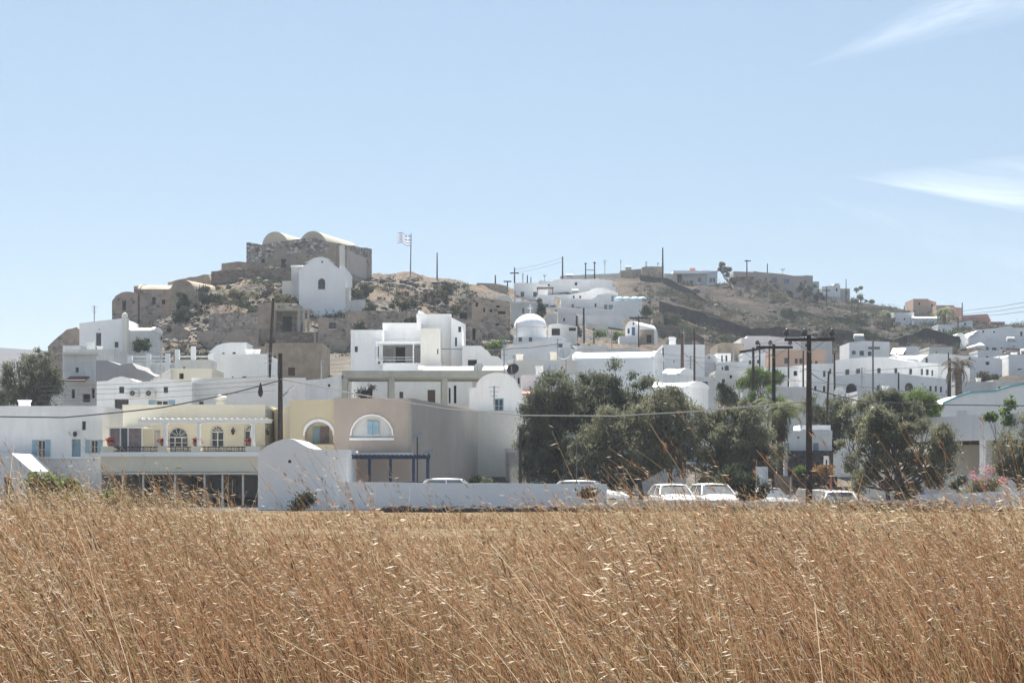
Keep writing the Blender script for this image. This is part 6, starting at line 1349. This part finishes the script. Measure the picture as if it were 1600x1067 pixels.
# ---------------------------------------------------------------- cars
PAINT_W = material('white_car_paint', (.75, .76, .77), .25, .02, 1, spec=.6); PAINT_S = material('silver_car_paint', (.42, .43, .44), .3, .02, 1, spec=.6, metal=.4)
TYRE = material('tyre_rubber', (.02, .02, .02), .85, .1); CHR = material('bright_headlight', (.7, .72, .74), .1, .03, 1, spec=.8)
REDL = material('red_tail_light', (.35, .02, .02), .2, .05, 1, spec=.7)
WSG = material('windscreen_glass', (.16, .18, .19), .08, .1, 1, spec=.9)
def car(label, px, Y, rot, paint=PAINT_W, s=1.0, name='parked_car', h=1.0):
    root = thing(name, label, 'car', (0, 0, 0), 'cars parked behind the low wall')
    mb = MB(); st = [(-2.02, .60, .38, .60), (-1.96, .76, .28, .70), (-1.75, .83, .22, .80), (-1.35, .86, .2, .88), (-.95, .87, .2, .95), (0, .88, .2, .96), (1.2, .88, .2, .98), (1.7, .85, .22, .97), (1.95, .79, .28, .92), (2.0, .70, .4, .80)]
    rings = []
    for (y, hw, z0, z1) in st:
        rings.append(len(mb.v)); zm = (z0+z1)/2
        mb.v += [(-hw*.9, y, z0), (-hw, y, zm-.08), (-hw*.985, y, z1-.12), (-hw*.86, y, z1), (0, y, z1+.035), (hw*.86, y, z1), (hw*.985, y, z1-.12), (hw, y, zm-.08), (hw*.9, y, z0)]
    mi = mb.mi(paint)
    for a, b_ in zip(rings, rings[1:]):
        for k in range(8): mb.f.append((a+k, a+k+1, b_+k+1, b_+k)); mb.m.append(mi)
        mb.f.append((a+8, a, b_, b_+8)); mb.m.append(mi)
    mb.f.append(tuple(rings[0]+k for k in range(8, -1, -1))); mb.m.append(mi); mb.f.append(tuple(rings[-1]+k for k in range(9))); mb.m.append(mi)
    body = mb.build('body', root, smooth=False)
    g_ = lambda y, hw, z: [(-hw, y, z), (hw, y, z)]
    z1, z2 = .955, 1.42*h; b0 = [(-.80, -.98, z1), (.80, -.98, z1), (.80, 1.78, z1), (-.80, 1.78, z1)]; t0 = [(-.60, -.28, z2), (.60, -.28, z2), (.61, 1.32, z2), (-.61, 1.32, z2)]
    m = MB(); m.hexa(b0, t0, WSG); m.build('windows', root)
    m = MB(); K = 5
    rr = [(-.36, .55, z2-.02), (-.2, .62, z2+.01), (.5, .64, z2+.045), (1.2, .63, z2+.02), (1.42, .58, z2-.03)]; R2 = []
    for (y, hw, z) in rr: R2.append(len(m.v)); m.v += [(-hw, y, z-.03), (-hw*.9, y, z+.01), (0, y, z+.03), (hw*.9, y, z+.01), (hw, y, z-.03)]
    mi = m.mi(paint)
    for a, b_ in zip(R2, R2[1:]):
        for k in range(4): m.f.append((a+k, a+k+1, b_+k+1, b_+k)); m.m.append(mi)
    m.build('roof', root, smooth=True)
    for sx in (-1, 1):
        for q0, q1, rr_ in (((sx*.82, -.99, z1), (sx*.62, -.29, z2), .035), ((sx*.83, .3, z1), (sx*.635, .42, z2), .032), ((sx*.82, 1.8, z1), (sx*.62, 1.33, z2), .06)):
            m = MB(); m.tube([q0, q1], rr_, paint, 6); m.build('pillar', root)
        m = MB(); m.tube([(sx*.625, -.29, z2), (sx*.63, 1.33, z2)], .03, paint, 6); m.build('roof_rail', root)
    for sx in (-1, 1):
        for y in (-1.3, 1.25):
            m = MB(); ring = lambda r, xx: [(xx, y+r*math.cos(k*math.pi/10), .31+r*math.sin(k*math.pi/10)) for k in range(20)]
            prof = [(.20, .68), (.30, .68), (.31, .72), (.31, .84), (.29, .885), (.20, .89)]
            pr = [ring(r, sx*xx) for r, xx in prof]
            for a, b_ in zip(pr, pr[1:]):
                for k in range(20): m.face([a[k], a[(k+1) % 20], b_[(k+1) % 20], b_[k]], TYRE)
            w = m.build('wheel', root); m = MB(); m.face(ring(.2, sx*.87), STEEL); m.build('rim', w)
        m = MB(); m.hexa([(sx*.42, -2.0, .58), (sx*.74, -1.9, .58), (sx*.80, -1.72, .62), (sx*.5, -1.8, .62)][::sx], [(sx*.45, -1.99, .70), (sx*.74, -1.9, .74), (sx*.79, -1.72, .8), (sx*.5, -1.82, .79)][::sx], CHR); m.build('headlight', root)
        m = MB(); m.box(*sorted((sx*.62, sx*.82)), 1.9, 2.0, .62, .88, REDL); m.build('tail_light', root)
        m = MB(); m.hexa([(sx*.84, -.78, .93), (sx*1.02, -.78, .95), (sx*1.0, -.64, .95), (sx*.84, -.66, .93)][::sx], [(sx*.84, -.76, 1.02), (sx*1.0, -.77, 1.08), (sx*.98, -.65, 1.08), (sx*.84, -.66, 1.02)][::sx], paint); m.build('mirror', root)
    m = MB(); m.box(-.38, .38, -2.045, -1.97, .52, .62, IRON); m.box(-.5, .5, -2.03, -1.97, .3, .42, IRON); m.build('grille', root)
    m = MB(); m.box(-.25, .25, -2.06, -2.046, .43, .51, WFRAME); m.build('number_plate', root)
    m = MB(); m.hexa([(-.62, -2.02, .60), (.62, -2.02, .60), (.7, -1.6, .86), (-.7, -1.6, .86)], [(-.62, -2.02, .61), (.62, -2.02, .61), (.7, -1.6, .9), (-.7, -1.6, .9)], paint); m.build('bonnet_edge', root)
    x = xat(px, Y); root.location = (x, Y, ground(x, Y)); root.rotation_euler = (0, 0, rot); root.scale = (s, s, s)
    return root
car('white car facing the camera, left of the two side by side', 1050, 105.6, math.radians(8))
car('white car with a strong windscreen glint, right of the two side by side', 1114, 105.6, math.radians(10), s=1.03)
car('pale silver car half hidden behind the dark shrubby tree', 1196, 109, math.radians(14), PAINT_S)
car('light grey car behind the foot of the tall crossarm pole', 1268, 110, math.radians(-60), PAINT_S)
car('white hatchback seen from behind right of the tall crossarm pole', 1309, 107, math.radians(176))
car('white roofed car whose top shows over the long white wall', 712, 106, math.radians(85), h=1.04)
car('white car at the foot of the dark trees behind the wall end', 920, 107, math.radians(80))

# ---------------------------------------------------------------- grass
gmat = bpy.data.materials.new('dry_grass_stems'); gmat.use_nodes = True; t = gmat.node_tree; t.nodes.clear()
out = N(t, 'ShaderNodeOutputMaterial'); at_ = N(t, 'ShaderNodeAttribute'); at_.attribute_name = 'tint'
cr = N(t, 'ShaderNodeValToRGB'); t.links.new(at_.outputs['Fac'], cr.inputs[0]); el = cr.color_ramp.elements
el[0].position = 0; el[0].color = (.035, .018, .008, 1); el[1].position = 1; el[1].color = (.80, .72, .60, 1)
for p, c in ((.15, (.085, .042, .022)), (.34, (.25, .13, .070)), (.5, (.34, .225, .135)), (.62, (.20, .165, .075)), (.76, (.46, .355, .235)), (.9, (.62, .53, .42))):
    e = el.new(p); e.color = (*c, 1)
df = N(t, 'ShaderNodeBsdfDiffuse'); tr = N(t, 'ShaderNodeBsdfTranslucent'); mx = N(t, 'ShaderNodeMixShader'); mx.inputs[0].default_value = .5
t.links.new(cr.outputs[0], df.inputs[0]); t.links.new(cr.outputs[0], tr.inputs[0]); t.links.new(df.outputs[0], mx.inputs[1]); t.links.new(tr.outputs[0], mx.inputs[2]); t.links.new(mx.outputs[0], out.inputs[0])
def ribbons(base, hgt, lean, width, tint, seg=5, curve=1.6):
    """bent ribbons: base (n,3), lean (n,2) horizontal displacement of the tip"""
    n = len(base); k = np.linspace(0, 1, seg+1)
    s = k[None, :, None]; P = np.zeros((n, seg+1, 3)); P[:, :, :2] = base[:, None, :2]+lean[:, None, :]*(s**curve)
    zf = np.sqrt(np.clip(1-(np.linalg.norm(lean, axis=1)/np.maximum(hgt, .01))**2*.55, .15, 1)); P[:, :, 2] = base[:, None, 2]+hgt[:, None]*zf[:, None]*k
    yaw = rng.uniform(-.9, .9, n); wv = np.stack([np.cos(yaw), np.sin(yaw), np.zeros(n)], 1)[:, None, :]*(width[:, None]*(1-.7*k)[None, :])[:, :, None]
    V0 = P-wv/2; V1 = P+wv/2; Vv = np.stack([V0, V1], 2).reshape(-1, 3)
    i = (np.arange(n)*(seg+1)*2)[:, None]+np.arange(seg)[None, :]*2
    Fq = np.stack([i, i+1, i+3, i+2], -1).reshape(-1, 4)
    tv = np.clip(tint[:, None]+np.linspace(-.26, .13, seg+1)[None, :], 0, .86)   # tint runs darker at the foot, paler at the tip
    return P, Vv, Fq, np.repeat(tv.reshape(-1), 2)
def spikelets(P, per, length, width, tint, drop, t0=.68, spread=.01, left=1.0):
    """slim pointed husks along the top part of every stem"""
    n, s1, _ = P.shape; tt = t0+(1-t0)*rng.random((n, per)); f = tt*(s1-1); i0 = np.minimum(f.astype(int), s1-2); fr = (f-i0)[..., None]
    rows = np.arange(n)[:, None]; A = P[rows, i0]*(1-fr)+P[rows, i0+1]*fr; A = A.reshape(-1, 3)+rng.normal(0, spread, (n*per, 3)); m = n*per
    d = np.stack([-left*rng.uniform(.4, 1.2, m), rng.normal(0, .45, m), drop+rng.normal(0, .32, m)], 1); d /= np.linalg.norm(d, axis=1)[:, None]
    up = np.stack([rng.normal(0, .5, m), rng.normal(0, .5, m), np.ones(m)], 1); e = np.cross(d, np.cross(up, d)); e /= np.linalg.norm(e, axis=1)[:, None]+1e-9
    l = (length*rng.uniform(.6, 1.25, m))[:, None]; w = width*rng.uniform(.7, 1.2, m)[:, None]
    Vv = np.stack([A, A+d*l*.45+e*w/2, A+d*l, A+d*l*.45-e*w/2], 1).reshape(-1, 3)
    tn = np.clip(tint+rng.normal(0, .07, m), 0, 1)
    return Vv, np.arange(4*m).reshape(-1, 4), np.repeat(tn, 4)
acc = [[], [], []]; cnt = 0
def add(Vv, Ff, T):
    global cnt
    acc[0].append(Vv); acc[1].append(Ff+cnt); acc[2].append(T); cnt += len(Vv)
def zone(px, D):
    """how far the tall stand reaches in each direction and how tall it is"""
    lim = float(np.interp(px, [-200, 0, 330, 400, 480, 560, 660, 720, 850, 930, 1060, 1300, 1420, 1520, 1900], [36, 34, 30, 15, 11.5, 12.5, 12, 10.5, 11, 24, 36, 34, 28, 34, 34]))
    h = float(np.interp(px, [-200, 0, 330, 400, 520, 600, 700, 880, 960, 1300, 1500, 1600], [1.26, 1.26, 1.24, 1.04, 1.08, 1.15, .99, 1.02, 1.2, 1.2, 1.12, 1.26]))
    return lim, h
def gnd(x, y):
    return np.interp(y, [0, 20, 60, 98], [.30, .28, .05, 0])
tufts = []
def sample_tufts(d0, d1, dens):
    n_ = int(dens*.36*(d1*d1-d0*d0)); D = np.sqrt(rng.uniform(d0*d0, d1*d1, n_)); k = rng.uniform(-.36, .36, n_)
    return D, k*D
D_, X_ = sample_tufts(3.4, 36, 4.6)
B, H, Ln, Wd_, T_, kind = [], [], [], [], [], []
for D, x in zip(D_, X_):
    px = 800+x/D*F; lim, h0 = zone(px, D); nz_ = noise.noise(Vector((x*.55, D*.35, 0))); n2 = noise.noise(Vector((x*1.7, D*.9, 4)))
    if D > lim*(1+.25*nz_): continue
    if D > 14 and random.random() < .45: continue
    h = h0*(1+.16*nz_+.08*n2)*(1-.0075*max(0, D-8)*(1 if px > 850 else .6))*(.86 if D < 5.5 else 1); ns = int(rng.integers(12, 27)); tb = .42+.3*nz_+random.gauss(0, .17)
    for _ in range(ns):
        a = random.uniform(0, 6.283); r = abs(random.gauss(0, .09)); hh = h*random.uniform(.70, 1.12)*(1.0 if random.random() > .03 else 1.22)
        out_x = math.cos(a)*r*1.6; out_y = math.sin(a)*r*1.4
        B.append((x+math.cos(a)*r, D+math.sin(a)*r)); H.append(hh)
        Ln.append((out_x-random.gauss(.33, .18)*hh, out_y+random.gauss(0, .08)))
        Wd_.append(random.uniform(.0024, .0052)*(1+max(0, D-8)*.06)); T_.append(min(.84, max(.0, tb+random.gauss(0, .14))))
# scattered tall flowering stems that stand above the rest
def talls(px0, px1, n_, D0, D1, z0, z1, ln=(.3, .14)):
    for _ in range(n_):
        D = random.uniform(D0, D1); px = random.uniform(px0, px1); x = xat(px, D); hh = random.uniform(z0, z1)-.3
        B.append((x, D)); H.append(hh); Ln.append((-abs(random.gauss(*ln))*hh, random.gauss(0, .06))); Wd_.append(random.uniform(.0024, .0040)); T_.append(random.uniform(.2, .5))
talls(400, 920, 210, 8, 11, 1.28, 1.5); talls(560, 700, 75, 7, 10, 1.4, 1.78); talls(690, 820, 26, 7, 10, 1.3, 1.62); talls(500, 640, 34, 6, 9, 1.35, 1.6); talls(900, 1100, 75, 7, 11, 1.35, 1.68, (.45, .15)); talls(1140, 1320, 75, 6.5, 11, 1.35, 1.72, (.5, .16))
talls(1290, 1460, 50, 5.5, 8.5, 1.45, 1.85, (.5, .2)); talls(1480, 1640, 60, 6, 9, 1.4, 1.85, (.2, .1)); talls(30, 420, 110, 7, 13, 1.35, 1.6, (.5, .16)); talls(260, 440, 24, 6, 9, 1.45, 1.72, (.6, .15)); talls(820, 960, 26, 6, 8, 1.35, 1.65, (.35, .12))
for _ in range(120):                       # plumes standing up in ragged bunches
    px = random.uniform(-120, 1720); D = random.uniform(7, 12.5); top = random.uniform(1.34, 1.62) if not 380 < px < 540 else random.uniform(1.25, 1.4)
    w_ = random.uniform(8, 26); talls(px-w_, px+w_, random.randint(6, 16), D, D+.5, top-.14, top, (.38, .12))
B = np.array(B); H = np.array(H); Ln = np.array(Ln); Wd_ = np.array(Wd_); T_ = np.array(T_)
base = np.column_stack([B, gnd(B[:, 0], B[:, 1])-.02])
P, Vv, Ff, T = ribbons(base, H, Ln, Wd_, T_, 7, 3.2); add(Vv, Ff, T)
near = B[:, 1] < 15
# russet seed sprays on most stems, bright oat husks on some
m = near & (rng.random(len(B)) < .75); Vv, Ff, T = spikelets(P[m], 14, .026, .0036, .36, .9, .74, .006, .6); add(Vv, Ff, T)
m = near & (rng.random(len(B)) < .5); Vv, Ff, T = spikelets(P[m], 10, .024, .0021, .84, .05, .66, .014); add(Vv, Ff, T)
m = ~near & (rng.random(len(B)) < .6); Vv, Ff, T = spikelets(P[m], 6, .06, .008, .70, .15, .66, .03); add(Vv, Ff, T)
m = ~near & (rng.random(len(B)) < .3); Vv, Ff, T = spikelets(P[m], 4, .05, .006, .86, .05, .7, .03); add(Vv, Ff, T)
# wild oats: thin stems with big pale husks hanging in file
oB, oH, oL = [], [], []
for px, py, D, nn, ln in ((985, 752, 5.2, 3, .12), (890, 748, 6.0, 3, .2), (620, 840, 5, 3, .3), (235, 968, 4.6, 2, .35), (1010, 800, 5.6, 6, .1), (1060, 820, 6, 5, .15), (930, 815, 5.6, 4, .35), (1115, 900, 5.5, 3, .1), (450, 905, 5, 3, .3), (560, 770, 6, 5, .3), (700, 880, 6, 3, .2), (60, 830, 6, 5, .4), (200, 790, 7, 6, .4), (640, 790, 7, 7, .25), (1250, 830, 6, 5, .2), (1500, 860, 5.5, 4, .15), (350, 790, 7, 5, .4), (1580, 770, 6, 5, .1), (960, 860, 5, 5, .1), (80, 960, 4.5, 4, .3), (1420, 800, 6, 4, .2)):
    for _ in range((nn+1)//2):
        q = at(px+random.gauss(0, 26), py+abs(random.gauss(0, 14)), D+random.uniform(-.3, .5)); l_ = ln*random.uniform(.7, 1.3); hh = q.z-.29
        oB.append((q.x+l_, q.y)); oH.append(hh*1.03); oL.append((-l_, 0))
oB = np.array(oB); oH = np.array(oH); oL = np.array(oL); n_ = len(oB)
P, Vv, Ff, T = ribbons(np.column_stack([oB, gnd(oB[:, 0], oB[:, 1])-.02]), oH, oL, np.full(n_, .003), np.full(n_, .6), 6, 2.2); add(Vv, Ff, T)
Vv, Ff, T = spikelets(P, 10, .024, .0036, .9, -.1, .74, .010); add(Vv, Ff, T)
# undergrowth blades close by
n_ = 21000; D = np.sqrt(rng.uniform(3.2**2, 20**2, n_)); x = rng.uniform(-.36, .36, n_)*D; gz = gnd(x, D)
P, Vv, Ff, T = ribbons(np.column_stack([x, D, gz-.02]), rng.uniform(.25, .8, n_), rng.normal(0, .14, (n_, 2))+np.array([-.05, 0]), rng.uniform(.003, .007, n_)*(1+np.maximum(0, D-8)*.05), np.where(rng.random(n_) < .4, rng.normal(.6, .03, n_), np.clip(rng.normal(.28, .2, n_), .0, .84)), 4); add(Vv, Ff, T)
# the open field beyond: short straw
n_ = 52000; D = np.sqrt(rng.uniform(10**2, 98**2, n_)); x = rng.uniform(-.30, .30, n_)*D; gz = gnd(x, D); keep = np.array([noise.noise(Vector((a*.12, b_*.06, 3))) for a, b_ in zip(x, D)]) > -.22
x, D, gz = x[keep], D[keep], gz[keep]; n_ = len(x)
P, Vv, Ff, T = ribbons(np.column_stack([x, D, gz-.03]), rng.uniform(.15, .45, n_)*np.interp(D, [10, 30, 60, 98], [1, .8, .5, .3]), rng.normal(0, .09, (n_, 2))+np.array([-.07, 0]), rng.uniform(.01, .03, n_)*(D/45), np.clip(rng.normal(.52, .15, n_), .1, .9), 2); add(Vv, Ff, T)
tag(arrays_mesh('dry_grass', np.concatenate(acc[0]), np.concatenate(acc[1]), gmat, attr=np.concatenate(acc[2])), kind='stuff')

# ---------------------------------------------------------------- haze
hz = MB(); hz.box(-4200, 4200, -60, 4400, -12, 108, None); hz.ms = []; hz.m = [0]*6
o = hz.build('haze'); tag(o, kind='stuff')
hm = bpy.data.materials.new('haze_air'); hm.use_nodes = True; t = hm.node_tree; t.nodes.clear(); out = N(t, 'ShaderNodeOutputMaterial'); pv = N(t, 'ShaderNodeVolumePrincipled')
pv.inputs['Color'].default_value = (.80, .88, 1, 1); pv.inputs['Density'].default_value = .00022; pv.inputs['Anisotropy'].default_value = .45
t.links.new(pv.outputs[0], out.inputs['Volume']); o.data.materials.append(hm)
